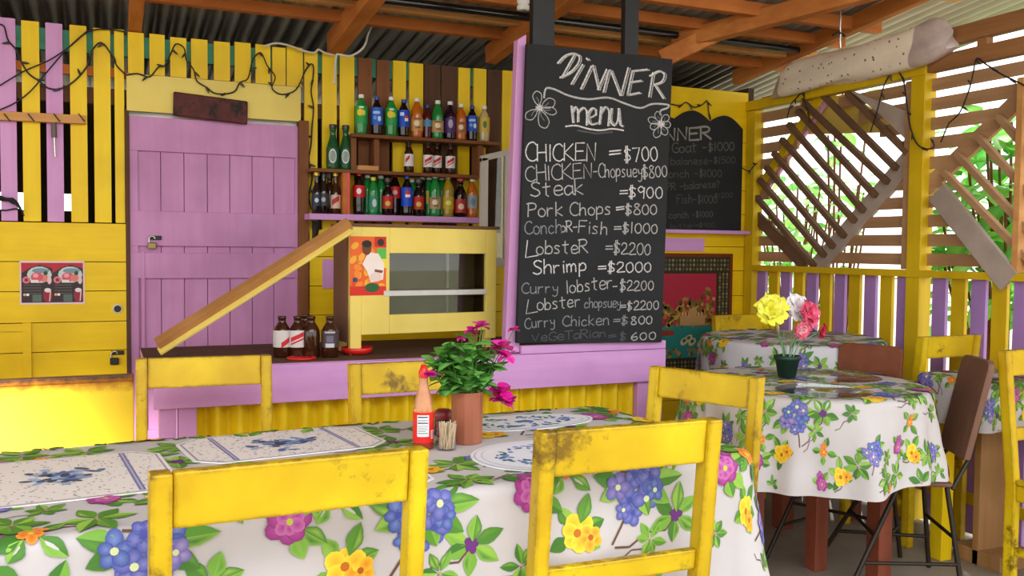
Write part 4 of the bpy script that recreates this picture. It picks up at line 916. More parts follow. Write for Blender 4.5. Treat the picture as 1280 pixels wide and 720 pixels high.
# ================================================================== TABLES AND CLOTHS
LG = ['#5c922a', '#76a83a', '#43762a', '#94bc48', '#4f8430']
class Cloth:
    def __init__(s, shape, top, drop, flare=.07, wave=.012, freq=10, seed=1, corner=.3):
        s.sh = shape; s.top = top; s.drop = drop; s.fl = flare; s.wv = wave; s.fr = freq; s.R = random.Random(seed); s.ph = s.R.uniform(0, 6); s.cn = corner
        s.mb = MB(); s.rb = .02
    def near(s, p, q):
        if s.sh[0] == 'circ':
            R = s.sh[1]; L = math.hypot(p, q) or 1e-9; return L-R, p/L, q/L, p/L*R, q/L*R
        hx, hy, r = s.sh[1:]; cx = max(-(hx-r), min(hx-r, p)); cy = max(-(hy-r), min(hy-r, q)); vx, vy = p-cx, q-cy; L = math.hypot(vx, vy)
        if L < 1e-9: return -r, 0, 0, p, q
        return L-r, vx/L, vy/L, cx+vx/L*r, cy+vy/L*r
    def S(s, p, q):
        d, nx, ny, bx, by = s.near(p, q)
        if d <= 0: return Vector((p, q, s.top))
        rb = s.rb; A_ = rb*PI/2
        if d < A_: a = d/rb; out, down = rb*math.sin(a), rb*(1-math.cos(a))
        else: out, down = rb, rb+d-A_
        k = min(1, max(0, (down-.02)/.2))
        if s.sh[0] == 'circ': th = math.atan2(ny, nx); wv = math.sin(s.fr*th+s.ph)+.55*math.sin(s.fr*1.7*th+2*s.ph)+.3*math.sin(s.fr*2.9*th)
        else: u = bx*7+by*9; wv = math.sin(u*1.3+s.ph)+.6*math.sin(u*2.9+1.1)+.35*math.sin(u*5.3)
        wv += .25*math.sin(bx*40+down*25)*math.sin(by*30+down*15)
        cnr = abs(nx*ny)*2 if s.sh[0] == 'rect' else 0
        out += down*(s.fl+s.cn*cnr)+s.wv*k*wv*(1+cnr)
        return Vector((bx+nx*out, by+ny*out, s.top-down))
    def N(s, p, q):
        e = .002; a = s.S(p+e, q)-s.S(p-e, q); b = s.S(p, q+e)-s.S(p, q-e); n = a.cross(b)
        if n.length < 1e-12: return Vector((0, 0, 1))
        n.normalize()
        return n
    def base(s, col='#c8bfbd', n=220, rings=16):
        pts = []
        if s.sh[0] == 'circ': per = [(math.cos(t*2*PI/n)*s.sh[1], math.sin(t*2*PI/n)*s.sh[1], math.cos(t*2*PI/n), math.sin(t*2*PI/n)) for t in range(n)]
        else:
            hx, hy, r = s.sh[1:]; per = []
            for (cx, cy, a0) in ((hx-r, hy-r, 0), (-(hx-r), hy-r, PI/2), (-(hx-r), -(hy-r), PI), (hx-r, -(hy-r), 1.5*PI)):
                for i in range(19):
                    a = a0+i*PI/36; per.append((cx+r*math.cos(a), cy+r*math.sin(a), math.cos(a), math.sin(a)))
            out = []
            for i, A1 in enumerate(per):
                B1 = per[(i+1) % len(per)]; L = math.hypot(B1[0]-A1[0], B1[1]-A1[1]); m = max(1, int(L/.012))
                for j in range(m): t = j/m; out.append(tuple(a+(b-a)*t for a, b in zip(A1, B1)))
            per = out
        n = len(per); ds = [0, .005, .01, .016, .022, .03]+[.03+(s.drop-.03)*i/rings for i in range(1, rings+1)]
        c = lin(col); vs = []
        for d in ds:
            for (x, y, nx, ny) in per:
                dd = d if d < .03 else .03+(d-.03)*(1+.04*math.sin(x*11+y*7))
                vs.append(s.S(x+nx*dd, y+ny*dd))
        fs = [(i*n+j, (i+1)*n+j, (i+1)*n+(j+1) % n, i*n+(j+1) % n) for i in range(len(ds)-1) for j in range(n)]
        s.mb.add(vs, fs, ATTC, True, c)
        s.mb.add([v+Vector((0, 0, 0)) for v in vs[:n]], [tuple(range(n))], ATTC, False, c)
    def poly(s, pts, cc, ce, k):
        """fan polygon: centre colour cc, edge colour ce"""
        cx = sum(p[0] for p in pts)/len(pts); cy = sum(p[1] for p in pts)/len(pts)
        if max(s.near(*p)[0] for p in pts) > s.drop-.004: return
        vs = []; k += s.R.uniform(0, .9); ds_ = [s.near(*p)[0] for p in pts]
        if min(ds_) < .07 and max(ds_) > -.012: k += 7
        for p in [(cx, cy)]+list(pts): vs.append(s.S(*p)+s.N(*p)*(.0011+.0003*k))
        area = sum(a[0]*b[1]-a[1]*b[0] for a, b in zip(pts, pts[1:]+pts[:1]))
        n = len(pts); f = [(0, i+1, (i+1) % n+1) if area > 0 else (0, (i+1) % n+1, i+1) for i in range(n)]
        s.mb.add(vs, f, ATTC, True, [lin(cc)]+[lin(ce)]*n)
    def leaf(s, x, y, a, L, w, c1=None, c2=None, k=2):
        c1 = c1 or s.R.choice(LG); c2 = c2 or s.R.choice(LG); ca, sa = math.cos(a), math.sin(a)
        prof = [(0, 0), (.2, .55), (.42, .95), (.6, .9), (.82, .5), (1, 0)]
        for sg, c in ((1, c1), (-1, c2)):
            pts = [(x+L*t*ca-sg*w*h*sa, y+L*t*sa+sg*w*h*ca) for t, h in prof]
            s.poly(pts, c, s.R.choice((c, '#88b444', '#4c7c2c')), k)
    def stem(s, pts, w, c='#6b4a36', k=1):
        for (a, b), (d, e) in zip(pts, pts[1:]):
            L = math.hypot(d-a, e-b) or 1e-9; nx, ny = -(e-b)/L*w/2, (d-a)/L*w/2
            s.poly([(a+nx, b+ny), (a-nx, b-ny), (d-nx, e-ny), (d+nx, e+ny)], c, c, k)
    def flower(s, x, y, r, n, cc, ce, cen, a0=0, k=4, pw=.42):
        for i in range(n):
            a = a0+i*2*PI/n+s.R.uniform(-.15, .15); L = r*s.R.uniform(.85, 1.1); ca, sa = math.cos(a), math.sin(a)
            pts = [(x+L*(.5+.5*math.cos(t*2*PI/10))*ca-L*pw*math.sin(t*2*PI/10)*sa, y+L*(.5+.5*math.cos(t*2*PI/10))*sa+L*pw*math.sin(t*2*PI/10)*ca) for t in range(10)]
            s.poly(pts, cc, ce, k+(i % 3)*.5)
        if cen: s.poly([(x+r*.22*math.cos(t), y+r*.22*math.sin(t)) for t in [i*PI/4 for i in range(8)]], cen, cen, k+2)
    def cluster_blue(s, x, y, z=1):
        R = s.R
        s.stem([(x-.01*z, y-.03*z), (x-.035*z, y-.075*z), (x-.06*z, y-.11*z)], .0055*z)
        for a, l in ((.6, .085), (.05, .09), (-.6, .075), (2.9, .07), (3.5, .06), (-1.2, .06)): s.leaf(x+.035*z*math.cos(a), y+.015*z+.02*z*math.sin(a), a, l*z, .019*z)
        for dx, dy, r in ((-.045, .01, .032), (.04, .022, .034), (.0, .03, .03), (-.015, -.02, .034), (.028, -.022, .034), (-.005, -.05, .028), (.05, -.005, .026), (-.03, -.04, .022)):
            s.flower(x+dx*z, y+dy*z, r*z, 5, *R.choice((('#8480be', '#4c58a4'), ('#9486c0', '#645ca8'), ('#7486c0', '#44529a'), ('#a898c8', '#7666aa'))), '#d8dca0' if R.random() < .5 else '#4a50a0', R.uniform(0, 6), 4+R.random()*2)
    def rose(s, x, y, z=1):
        for a, l in ((-.6, .06), (-1.2, .05), (.4, .055), (2.2, .05), (1.2, .045)): s.leaf(x+.025*z*math.cos(a), y+.025*z*math.sin(a), a, l*z, .018*z)
        s.flower(x, y, .042*z, 7, '#c050a0', '#96307a', None, s.R.uniform(0, 6), 4); s.flower(x+.002*z, y, .028*z, 6, '#a83c8c', '#d070b0', '#c8c83c', s.R.uniform(0, 6), 6)
        s.flower(x+.012*z, y+.038*z, .03*z, 5, '#c46aac', '#9c3c86', None, 1, 3.4)
    def yellow(s, x, y, z=1):
        for a, l in ((1.2, .065), (2.2, .05), (.3, .05), (3.6, .05), (-.6, .045)): s.leaf(x+.02*z*math.cos(a), y+.02*z*math.sin(a), a, l*z, .017*z)
        s.flower(x, y, .042*z, 6, '#f0b020', '#f6d83a', '#c86a14', s.R.uniform(0, 6), 4, .46); s.flower(x+.03*z, y-.012*z, .03*z, 5, '#e88a1c', '#f2bc30', '#b85a14', 2, 5)
    def orange(s, x, y, z=1):
        for a, l in ((-.7, .055), (.7, .05), (2.4, .045), (-2.2, .04)): s.leaf(x+.016*z*math.cos(a), y+.016*z*math.sin(a), a, l*z, .015*z)
        s.flower(x, y, .022*z, 5, '#e0661c', '#f29a3c', '#f4d040', 1, 4); s.flower(x+.012*z, y+.02*z, .018*z, 5, '#d85a1a', '#f0a050', None, 2, 4.4)
    def spray(s, x, y, z=1, a0=0, bud=None):
        s.stem([(x, y), (x-.03*z*math.cos(a0), y-.03*z), (x-.075*z, y-.028*z), (x-.12*z, y-.055*z), (x-.16*z, y-.05*z)], .0045*z)
        for i in range(6): a = a0+i*PI/3+s.R.uniform(-.2, .2); s.leaf(x+.006*z*math.cos(a), y+.006*z*math.sin(a), a, s.R.uniform(.048, .072)*z, .0165*z)
        if bud: s.flower(x, y, .018*z, 5, bud, bud, None, 0, 4)
        else: s.poly([(x+.005*z*math.cos(t), y+.005*z*math.sin(t)) for t in (0, 1.5, 3, 4.5)], '#d8903c', '#d8903c', 3)
    def print_pattern(s, X, Y, per, z, ox=0, oy=0, skip=None):
        """repeat of the printed cloth over [-X,X] x [-Y,Y]"""
        px_, py_ = per
        items = (('cluster_blue', .0, .0), ('rose', .49, .04), ('yellow', .70, -.13), ('orange', .66, .10), ('spray', .26, .16), ('bud', .22, -.12), ('spray', .86, .20), ('sprig', .44, -.22), ('blue2', .50, .46), ('yellow', .12, .38), ('rose2', .90, .42), ('spray', .32, .40), ('sprig', .70, .36), ('orange', .06, .62), ('spray', .60, .22), ('sprig', .08, -.20))
        for i in range(-int(X/px_)-2, int(X/px_)+3):
            for j in range(-int(Y/py_)-2, int(Y/py_)+3):
                for kd, u, v in items:
                    x = ox+(i+u)*px_; y = oy+(j+v)*py_
                    if abs(x) > X or abs(y) > Y: continue
                    if s.near(x, y)[0] > s.drop: continue
                    if skip and skip(x, y): continue
                    if kd == 'bud': s.spray(x, y, z, .4, '#6c2c78')
                    elif kd == 'sprig': s.spray(x, y, z*.62, .9)
                    elif kd == 'blue2': s.cluster_blue(x, y, z*.72)
                    elif kd == 'rose2': s.rose(x, y, z*.8)
                    else: getattr(s, kd)(x, y, z)
def cloth_obj(cl, loc, rz, label, group=None):
    o = cl.mb.build('tablecloth'); o.location = loc; o.rotation_euler = (0, 0, rz); tag(o, label, 'tablecloth', group); return o

# long dining table in the foreground
TR = math.radians(2.6); TC = (.42, 2.015)
def table(label, loc, rz, hx, hy, top, legs, legm, rnd_=None, topm=OAK, name='dining_table'):
    t = thing(name, label, 'table', (loc[0], loc[1], 0), rz)
    M = Matrix.Translation((loc[0], loc[1], 0)) @ Matrix.Rotation(rz, 4, 'Z')
    mb = MB(); mb.m = M
    if rnd_: mb.lathe([(0, top-.03), (rnd_, top-.03), (rnd_, top), (0, top)], topm, seg=48, smooth=False)
    else: mb.box((-hx, -hy, top-.03), (hx, hy, top), topm)
    mb.build('tabletop', t, bevel=.003)
    for (x, y, wd) in legs:
        mb = MB(); mb.m = M; mb.box((x-wd/2, y-wd/2, 0), (x+wd/2, y+wd/2, top-.031), legm); mb.build('leg', t, bevel=.003)
    return t
table('long dining table under the flowered cloth with vase and hot sauce', TC, TR, .935, .335, ZT-.004, [(x, y, .06) for x in (-.85, .85) for y in (-.27, .27)], OAK)
cl = Cloth(('rect', .945, .345, .07), ZT, .30, .04, .008, 8, 3, .16); cl.base(); cl.print_pattern(1.4, .8, (.49, .56), 1.0, -.38+.0, -.40)
cloth_obj(cl, (TC[0], TC[1], 0), TR, 'white cloth printed with flowers over the long foreground dining table')
# round table
RC = (2.40, 2.70); RT = .76
rtb = table('round dining table on red-brown legs with the potted silk flowers', RC, 0, 0, 0, RT-.004, [(.157, .08, .062), (.227, -.17, .064), (-.24, -.02, .062), (-.12, .26, .062)], TBL, .42, name='round_table')
cl = Cloth(('circ', .425), RT, .315, .12, .022, 8, 5); cl.base(n=260); cl.print_pattern(.8, .8, (.40, .42), .80, .05, .07)
cloth_obj(cl, (*RC, 0), 0, 'white flowered cloth on the round table with the green flower pot')
# far round table
FC = (3.0, 3.46); FT = .84
table('far round table by the hanging rug, mostly hidden by its cloth', FC, 0, 0, 0, FT-.004, [(.2, .2, .07), (-.2, .2, .07), (.2, -.2, .07), (-.2, -.2, .07)], TBL, .40, name='round_table')
cl = Cloth(('circ', .405), FT, .33, .10, .012, 7, 9); cl.base(n=240, col='#d2ced2'); cl.print_pattern(.75, .75, (.40, .42), .74, .1, .02)
cloth_obj(cl, (*FC, 0), 0, 'white flowered cloth on the far round table below the rug')
# table against the right wall
SCN = (3.255, 2.66)
t = table('brown board-legged table against the picket wall beyond the end chair', (3.24, 2.58), 0, .195, .145, .755, [(-.12, .1, .06)], YEL)
mb = MB(); mb.m = Matrix.Translation((3.24, 2.58, 0)); mb.box((-.05, -.02, 0), (.13, .01, .724), OAK); mb.box((-.05, -.12, 0), (.17, .10, .06), OAK); mb.build('board_leg', t, bevel=.003)
cl = Cloth(('rect', .2, .15, .03), .76, .20, .03, .004, 8, 4, .1); cl.base(); cl.print_pattern(.5, .5, (.34, .36), .7, .1, .12)
cloth_obj(cl, (3.24, 2.58, 0), 0, 'white flowered cloth on the small table against the picket wall')
# clear plastic rounds on the round table
def thin_clear(name, c, k):
    m, n, l, b = new_mat(name); n.remove(b)
    out = n['Material Output']; t = n.new('ShaderNodeBsdfTransparent'); g = n.new('ShaderNodeBsdfGlossy'); x = n.new('ShaderNodeMixShader'); f = n.new('ShaderNodeLayerWeight')
    t.inputs[0].default_value = (*lin(c), 1); g.inputs['Roughness'].default_value = .08; f.inputs[0].default_value = .5
    pw = n.new('ShaderNodeMath'); pw.operation = 'POWER'; pw.inputs[1].default_value = k; l.new(f.outputs['Facing'], pw.inputs[0])
    l.new(pw.outputs[0], x.inputs[0]); l.new(t.outputs[0], x.inputs[1]); l.new(g.outputs[0], x.inputs[2]); l.new(x.outputs[0], out.inputs[0])
    return m
CLR = thin_clear('clear_plastic', '#fcfdff', 2.2)
for (x, y, lb) in ((2.60, 2.74, 'clear plastic round mat on the round table, behind the flower pot'), (2.30, 2.48, 'clear plastic round mat at the near rim of the round table')):
    mb = MB(); mb.m = Matrix.Translation((x, y, RT+.0025)); mb.lathe([(0, .001), (.158, .001), (.164, .003), (.168, .002)], CLR, seg=48)
    o = mb.build('plastic_mat'); tag(o, lb, 'mat', 'clear plastic mats')

# ---- placemats
def mat_base(outline, col, rim, th=.0022):
    m_ = MB(); n = len(outline); z0 = ZT+.0012
    m_.add([(x, y, z0) for x, y in outline]+[(x, y, z0+th) for x, y in outline], [tuple(range(n-1, -1, -1)), tuple(range(n, 2*n))]+[(i, (i+1) % n, (i+1) % n+n, i+n) for i in range(n)], ATTM, False, lin(col)); return m_, z0+th
def paisley_mat(c, rz, hx, hy, cut, label, seed):
    R = random.Random(seed)
    def oct_(k): a, b, q = hx*k, hy*k, cut*k; return [(-a+q, -b), (a-q, -b), (a, -b+q*.9), (a, b-q*.9), (a-q, b), (-a+q, b), (-a, b-q*.9), (-a, -b+q*.9)]
    m_, z = mat_base(oct_(1), '#f0e8e4', '#b8aab0')
    fl = Flat((0, 0, z), (1, 0, 0), (0, 1, 0), (0, 0, 1), ATTM, .0002, m_)
    fl.poly(oct_(.965), '#9a92a8', 1); fl.poly(oct_(.945), '#efe4de', 2)
    # corner bands
    for sx_ in (-1, 1):
        fl.line([(sx_*hx*.62, -hy*.9), (sx_*hx*.62, hy*.9)], .012, '#6c74a8', 3); fl.line([(sx_*hx*.62, -hy*.9), (sx_*hx*.62, hy*.9)], .004, '#b8b4c8', 4)
    for i in range(330):
        x, y = R.uniform(-hx*.93, hx*.93), R.uniform(-hy*.92, hy*.92)
        if abs(x) > hx-cut and abs(y) > hy-cut and (abs(x)-hx+cut)+(abs(y)-hy+cut) > cut*.85: continue
        fl.ell(x, y, R.uniform(.0018, .0045), R.uniform(.0015, .003), R.choice(('#8a8296', '#7c6e78', '#a89aa0', '#6a6e92', '#94867e')), 3, R.uniform(0, 3), 5)
    for i in range(64):
        a = R.uniform(0, 2*PI); r = abs(R.gauss(0, .45)); x, y = r*math.cos(a)*hx*.42, r*math.sin(a)*hy*.55
        fl.ell(x, y, R.uniform(.009, .02), R.uniform(.005, .010), R.choice(('#4a6ca8', '#3c4c7c', '#7c9cc8', '#2c4060', '#9cb4d4')), 5+i*.08, R.uniform(0, 3), 7)
    o = m_.build('placemat'); o.location = (c[0], c[1], 0); o.rotation_euler = (0, 0, rz); tag(o, label, 'placemat', 'placemats on the long table')
def oval_mat(c, rz, rx, ry, label, seed, c2='#3c5ca0'):
    R = random.Random(seed); el = lambda k: [(rx*k*math.cos(t*2*PI/56), ry*k*math.sin(t*2*PI/56)) for t in range(56)]
    m_, z = mat_base(el(1), '#efecf0', '#aaa')
    fl = Flat((0, 0, z), (1, 0, 0), (0, 1, 0), (0, 0, 1), ATTM, .0002, m_)
    fl.poly(el(.955), '#a4a6bc', 1); fl.poly(el(.94), '#efebef', 2); fl.poly(el(.86), '#b0b4c8', 3); fl.poly(el(.85), '#f0ecf0', 4)
    for i in range(120):
        a = R.uniform(0, 2*PI); r = R.gauss(.58, .07)
        if R.random() < .25: r = abs(R.gauss(0, .18))
        fl.ell(rx*r*math.cos(a), ry*r*math.sin(a), R.uniform(.005, .011), R.uniform(.003, .007), R.choice((c2, '#2f7a5c', '#5c7cc0', '#4a9070', '#7c94cc')), 5+i*.04, R.uniform(0, 3), 7)
    o = m_.build('placemat'); o.location = (c[0], c[1], 0); o.rotation_euler = (0, 0, rz); tag(o, label, 'placemat', 'placemats on the long table')
paisley_mat((-.075, 2.03), TR+.05, .20, .19, .055, 'speckled paisley placemat with blue centre at the left end of the long table', 1)
paisley_mat((.385, 2.20), TR+.08, .225, .14, .05, 'speckled paisley placemat on the far side of the long table, before the bottle', 2)
paisley_mat((.40, 1.83), TR-.05, .21, .125, .05, 'speckled paisley placemat on the near side, behind the closest chair back', 6)
oval_mat((.915, 1.86), TR, .175, .155, 'white round placemat with blue and green floral ring, right of the toothpicks', 3)
oval_mat((1.03, 2.235), TR, .21, .10, 'white oval placemat with blue flowers at the far right of the long table', 4)

# ---- condiments on the long table
P = on_z(529, 561, ZT); hs_ = thing('hot_sauce_bottle', 'hot sauce bottle with red label and red cap on the long table', 'bottle', (P.x, P.y, ZT+.001))
W = Matrix.Translation((P.x, P.y, ZT+.001))
SAUCE = plain('hot_sauce', '#d48c58', .1, 0, .6, .25, 30); SAUCER = plain('hot_sauce_red', '#9c2c18', .1, 0, .6)
mb = MB(); mb.m = W
mb.lathe([(0, 0), (.0215, 0), (.024, .004), (.024, .018)], SAUCER, seg=28); mb.lathe([(.024, .018), (.024, .088), (.0225, .100), (.017, .125), (.0105, .152), (.0095, .170)], SAUCE, seg=28); mb.build('body', hs_)
mb = MB(); mb.m = W; mb.lathe([(.0112, .166), (.0118, .180), (.009, .186), (.006, .196), (0, .197)], RED, seg=20); mb.build('cap', hs_)
mb = MB(); mb.m = W; mb.lathe([(.0247, .017), (.0247, .088)], ATT, seg=36, col=lin('#e0241e'))
def arcpatch(m_, r, a0, a1, z0, z1, c, n=8):
    m_.add([(r*math.cos(a0+(a1-a0)*i/n), r*math.sin(a0+(a1-a0)*i/n), z) for z in (z0, z1) for i in range(n+1)], [(i, i+1, n+2+i, n+1+i) for i in range(n)], ATT, True, lin(c))
ac = -PI/2-.30
arcpatch(mb, .0251, ac-.62, ac+.52, .032, .082, '#f2eef0'); 
for i, (z, h, a, b) in enumerate(((.076, .003, -.55, .4), (.070, .0012, -.55, .45), (.066, .0012, -.55, .3), (.062, .0025, -.55, .45), (.056, .0012, -.55, .42), (.052, .0012, -.55, .35), (.048, .0012, -.55, .42), (.044, .0012, -.55, .2), (.039, .0018, -.55, .42))): arcpatch(mb, .0254, ac+a, ac+b, z, z+h, '#3c3c48')
arcpatch(mb, .0251, ac+.75, ac+1.15, .026, .046, '#e8c8c0')
for i in range(4): arcpatch(mb, .0254, ac+.8, ac+1.1, .029+.004*i, .0305+.004*i, '#5a3030')
mb.build('label', hs_)
P = on_z(558, 562, ZT); tp = thing('toothpick_holder', 'clear plastic cup full of toothpicks beside the hot sauce', 'toothpick holder', (P.x, P.y, ZT+.001))
W = Matrix.Translation((P.x, P.y, ZT+.001))
mb = MB(); mb.m = W; mb.lathe([(0, .001), (.0225, .001), (.0245, .066)], CLR, seg=24); mb.build('cup', tp)
PICK = plain('toothpick_wood', '#e2c8a0', .7); R4 = random.Random(3)
for i in range(72):
    a, r = R4.uniform(0, 2*PI), .0175*math.sqrt(R4.random()); a2 = a+R4.uniform(-1.2, 1.2); r2 = min(.0225, r+R4.uniform(0, .011))
    mb = MB(); mb.m = W; mb.tube([(r*math.cos(a), r*math.sin(a), .003), (r2*math.cos(a2), r2*math.sin(a2), R4.uniform(.052, .066))], .0013, PICK, 5); mb.build('toothpick', tp)
P = on_z(554, 545, ZT); sk = thing('shaker', 'black shaker with dark red lid behind the toothpicks', 'shaker', (P.x, P.y, ZT+.001))
W = Matrix.Translation((P.x, P.y, ZT+.001))
mb = MB(); mb.m = W; mb.lathe([(0, 0), (.019, 0), (.021, .004), (.021, .04), (.018, .045), (0, .045)], BLK, seg=20); mb.build('body', sk)
mb = MB(); mb.m = W; mb.lathe([(.0225, .043), (.0235, .05), (.0225, .062), (.015, .067), (0, .068)], plain('dark_red_lid', '#8c2a2c', .35), seg=20); mb.build('lid', sk)

# ---- flowers
def ribbon_leaf(m_, base, d, L, w, c1, c2, curl=.25, R=rnd):
    d = Vector(d).normalized(); sd = d.cross(Vector((R.uniform(-.3, .3), R.uniform(-.3, .3), 1)))
    if sd.length < .05: sd = d.orthogonal()
    sd.normalize(); up = sd.cross(d)
    prof = [(0, .12), (.22, .75), (.45, 1), (.7, .85), (.9, .4), (1, .02)]
    vs = []; cs = []
    for t, h in prof:
        p = Vector(base)+d*(L*t)-up*(curl*L*t*t)
        for k in (-1, 0, 1): vs.append(p+sd*(w*h*k)+up*(abs(k)*w*h*.25)); cs.append(lin(c1) if k else lin(c2))
    m_.add(vs, [(i*3+j, i*3+j+1, i*3+j+4, i*3+j+3) for i in range(5) for j in (0, 1)], ATTL, True, cs)
P = on_z(583.5, 553, ZT); vz = thing('flower_vase', 'bamboo-like wooden vase of green sprigs and magenta flowers on the long table', 'vase', (P.x, P.y, ZT+.001))
W = Matrix.Translation((P.x, P.y, ZT+.001)); VH = .124
mb = MB(); mb.m = W; mb.lathe([(0, 0), (.037, 0), (.0375, .004), (.039, VH), (.0355, VH), (.0345, .02), (0, .02)], VASEM, seg=12, smooth=False); mb.build('vase', vz)
R5 = random.Random(21); tips = []
for i in range(36):
    a = R5.uniform(0, 2*PI); sp = R5.uniform(.1, 1)**.7; top = Vector((math.cos(a)*.085*sp-.012, math.sin(a)*.06*sp, VH+R5.uniform(.05, .14)*(1.12-.45*sp)))
    b = Vector((math.cos(a)*.018, math.sin(a)*.018, .03)); mid = b.lerp(top, .55)+Vector((0, 0, .02))
    mb = MB(); mb.m = W; path = [b, Vector((b.x*1.2, b.y*1.2, VH*.95)), mid, top]; mb.tube(path, .0014, ATTL, 5, False)
    for q in range(len(mb.c)): mb.c[q] = lin('#4a7a2c')
    for k in range(7):
        t = k/6; p = mid.lerp(top, t) if k > 1 else Vector((b.x*1.2, b.y*1.2, VH*.95)).lerp(mid, .6+.2*k); aa = R5.uniform(0, 2*PI)
        dr = Vector((math.cos(aa), math.sin(aa), R5.uniform(-.2, 1.0)))
        ribbon_leaf(mb, p, dr, R5.uniform(.032, .052), R5.uniform(.012, .018), R5.choice(('#4f8d34', '#5c9c40', '#43802f', '#70b04e', '#3a742c')), '#7cba5c', .25, R5)
    mb.build('leafy_sprig', vz)
def bract(name, parent, c, r, R, cols, n=9, W=W):
    mb = MB(); mb.m = W
    for i in range(n):
        a = R.uniform(0, 2*PI); dr = Vector((math.cos(a), math.sin(a), R.uniform(-.6, 1)))
        ribbon_leaf(mb, Vector(c), dr, r*R.uniform(.8, 1.1), r*.5, R.choice(cols), R.choice(cols), .2, R)
    return mb.build(name, parent)
MG = ('#d4148c', '#e02c9c', '#c01080', '#ea4cac')
def vpt(px, py, dy=0): p = on_y(px, py, P.y+dy); return p-Vector((P.x, P.y, ZT+.001))
for i, (px, py, dy, r, st) in enumerate(((602, 408, -.02, .019, .8), (588, 414, .0, .017, .6), (629, 434, -.02, .026, .7), (634, 446, -.03, .022, .7), (627, 490, -.05, .026, .5), (631, 504, -.06, .026, .5), (622, 497, -.05, .022, .5), (540, 468, -.05, .016, .5), (577, 421, .02, .012, .8), (642, 412, -.02, .012, .8))):
    c = vpt(px, py, dy)
    mb = MB(); mb.m = W; mb.tube([Vector((.01, 0, VH*.9)), Vector((c.x*.55, c.y*.5, VH+.05*st)), c], .0013, ATTL, 5, False)
    for q in range(len(mb.c)): mb.c[q] = lin('#5a7a30')
    fs_ = mb.build('flower_stem', vz); bract('magenta_flower', fs_, c, r*1.3, R5, MG)
# pot of silk flowers on the round table
P = on_z(983.5, 471.5, RT+.006); pt = thing('silk_flower_pot', 'small dark green pot with yellow and pink-white silk flowers on the round table', 'flower pot', (P.x, P.y, RT+.008))
W = Matrix.Translation((P.x, P.y, RT+.008)); PH = .082
mb = MB(); mb.m = W; mb.lathe([(0, 0), (.033, 0), (.045, PH-.016), (.050, PH-.016), (.051, PH), (.046, PH), (.04, PH-.02), (.03, .01), (0, .01)], plain('green_pot', '#12362a', .45), seg=28); mb.build('pot', pt)
mb = MB(); mb.m = W; mb.lathe([(0, PH-.018), (.041, PH-.018)], plain('potting_foam', '#3c4a34', .9), seg=20); mb.build('soil', pt)
def ppt(px, py, dy=0): p = on_y(px, py, P.y+dy); return p-Vector((P.x, P.y, RT+.008))
def silk(c, face, r, cols, cen, n=6, name='silk_flower', par=None):
    mb = MB(); mb.m = W; f = Vector(face).normalized(); a_ = f.orthogonal().normalized(); b_ = f.cross(a_)
    for ly, (k, rr) in enumerate(((n, r), (n-1, r*.72), (n-2, r*.45))):
        for i in range(k):
            a = i*2*PI/k+ly*.5; d = (a_*math.cos(a)+b_*math.sin(a)); sd = f.cross(d); vs = []; cs = []
            for t, h in ((0, .18), (.35, .75), (.7, 1), (.92, .8), (1.02, .3)):
                for q in (-1, -.33, .33, 1):
                    p = Vector(c)+d*(rr*t*(1+.16*math.sin(i*5.3+q*3+ly*2)))+sd*(rr*.55*h*q)+f*(rr*(.05+.22*ly)*(t**1.5)*(1+.8*math.sin(i*2.7+ly))+rr*.13*math.sin(q*5+t*6+i*2)+.002*ly); vs.append(p)
                    cs.append(tuple(x+(y-x)*min(1, t*1.1) for x, y in zip(lin(cols[ly % len(cols)][0]), lin(cols[ly % len(cols)][1]))))
            mb.add(vs, [(u*4+v, u*4+v+1, u*4+v+5, u*4+v+4) for u in range(4) for v in range(3)], ATTL, True, cs)
    mb.add([Vector(c)+f*.012+(a_*math.cos(q)+b_*math.sin(q))*r*.12 for q in [i*PI/4 for i in range(8)]], [tuple(range(8))], ATTL, False, lin(cen))
    return mb.build(name, par or pt)
YC = (('#e2d812', '#f2ee4a'), ('#ecdf20', '#f4f060')); PK = (('#f4e4ea', '#f8eef2'), ('#e8305c', '#f0a0b4'), ('#d81c4c', '#f04870'))
fls = [(ppt(964, 386, -.02), (-.5, -.9, .35), .060, YC, '#c8c010'), (ppt(996, 384, .02), (.1, -1, .4), .058, (('#f2ecee', '#fbf6f8'), ('#f4e8ec', '#f8f2f4')), '#e8c8d0'), (ppt(1012, 392, -.03), (.2, -1, .3), .052, (('#e03058', '#ec6a88'), ('#e8a0b4', '#e03860'), ('#d82850', '#f0507c')), '#c01840'), (ppt(1003, 412, -.04), (-.2, -1, -.2), .034, (('#f4dce4', '#e8486c'), ('#f0e8ea', '#ee6080')), '#e02850'), (ppt(1028, 414, -.02), (.6, -1, -.3), .030, (('#e83c64', '#e02450'), ('#f07890', '#d81c48')), '#c01840')]
STM = plain('silk_stem', '#7aa078', .5)
for c, fc, r, cols, cen in fls:
    mb = MB(); mb.m = W; mb.tube([Vector((c.x*.15, 0, PH-.02)), Vector((c.x*.35, c.y*.3, PH+.05)), c-Vector(fc).normalized()*.005], .0024, STM, 6); silk(c, fc, r, cols, cen, par=mb.build('stem', pt))
for dx, dz in ((-.045, .12), (.03, .10), (-.02, .15)):
    mb = MB(); mb.m = W; ribbon_leaf(mb, (dx*.2, 0, PH-.01), (dx, -.01, dz), .11, .008, '#5c8c5c', '#88b088', .1); mb.build('leaf', pt)

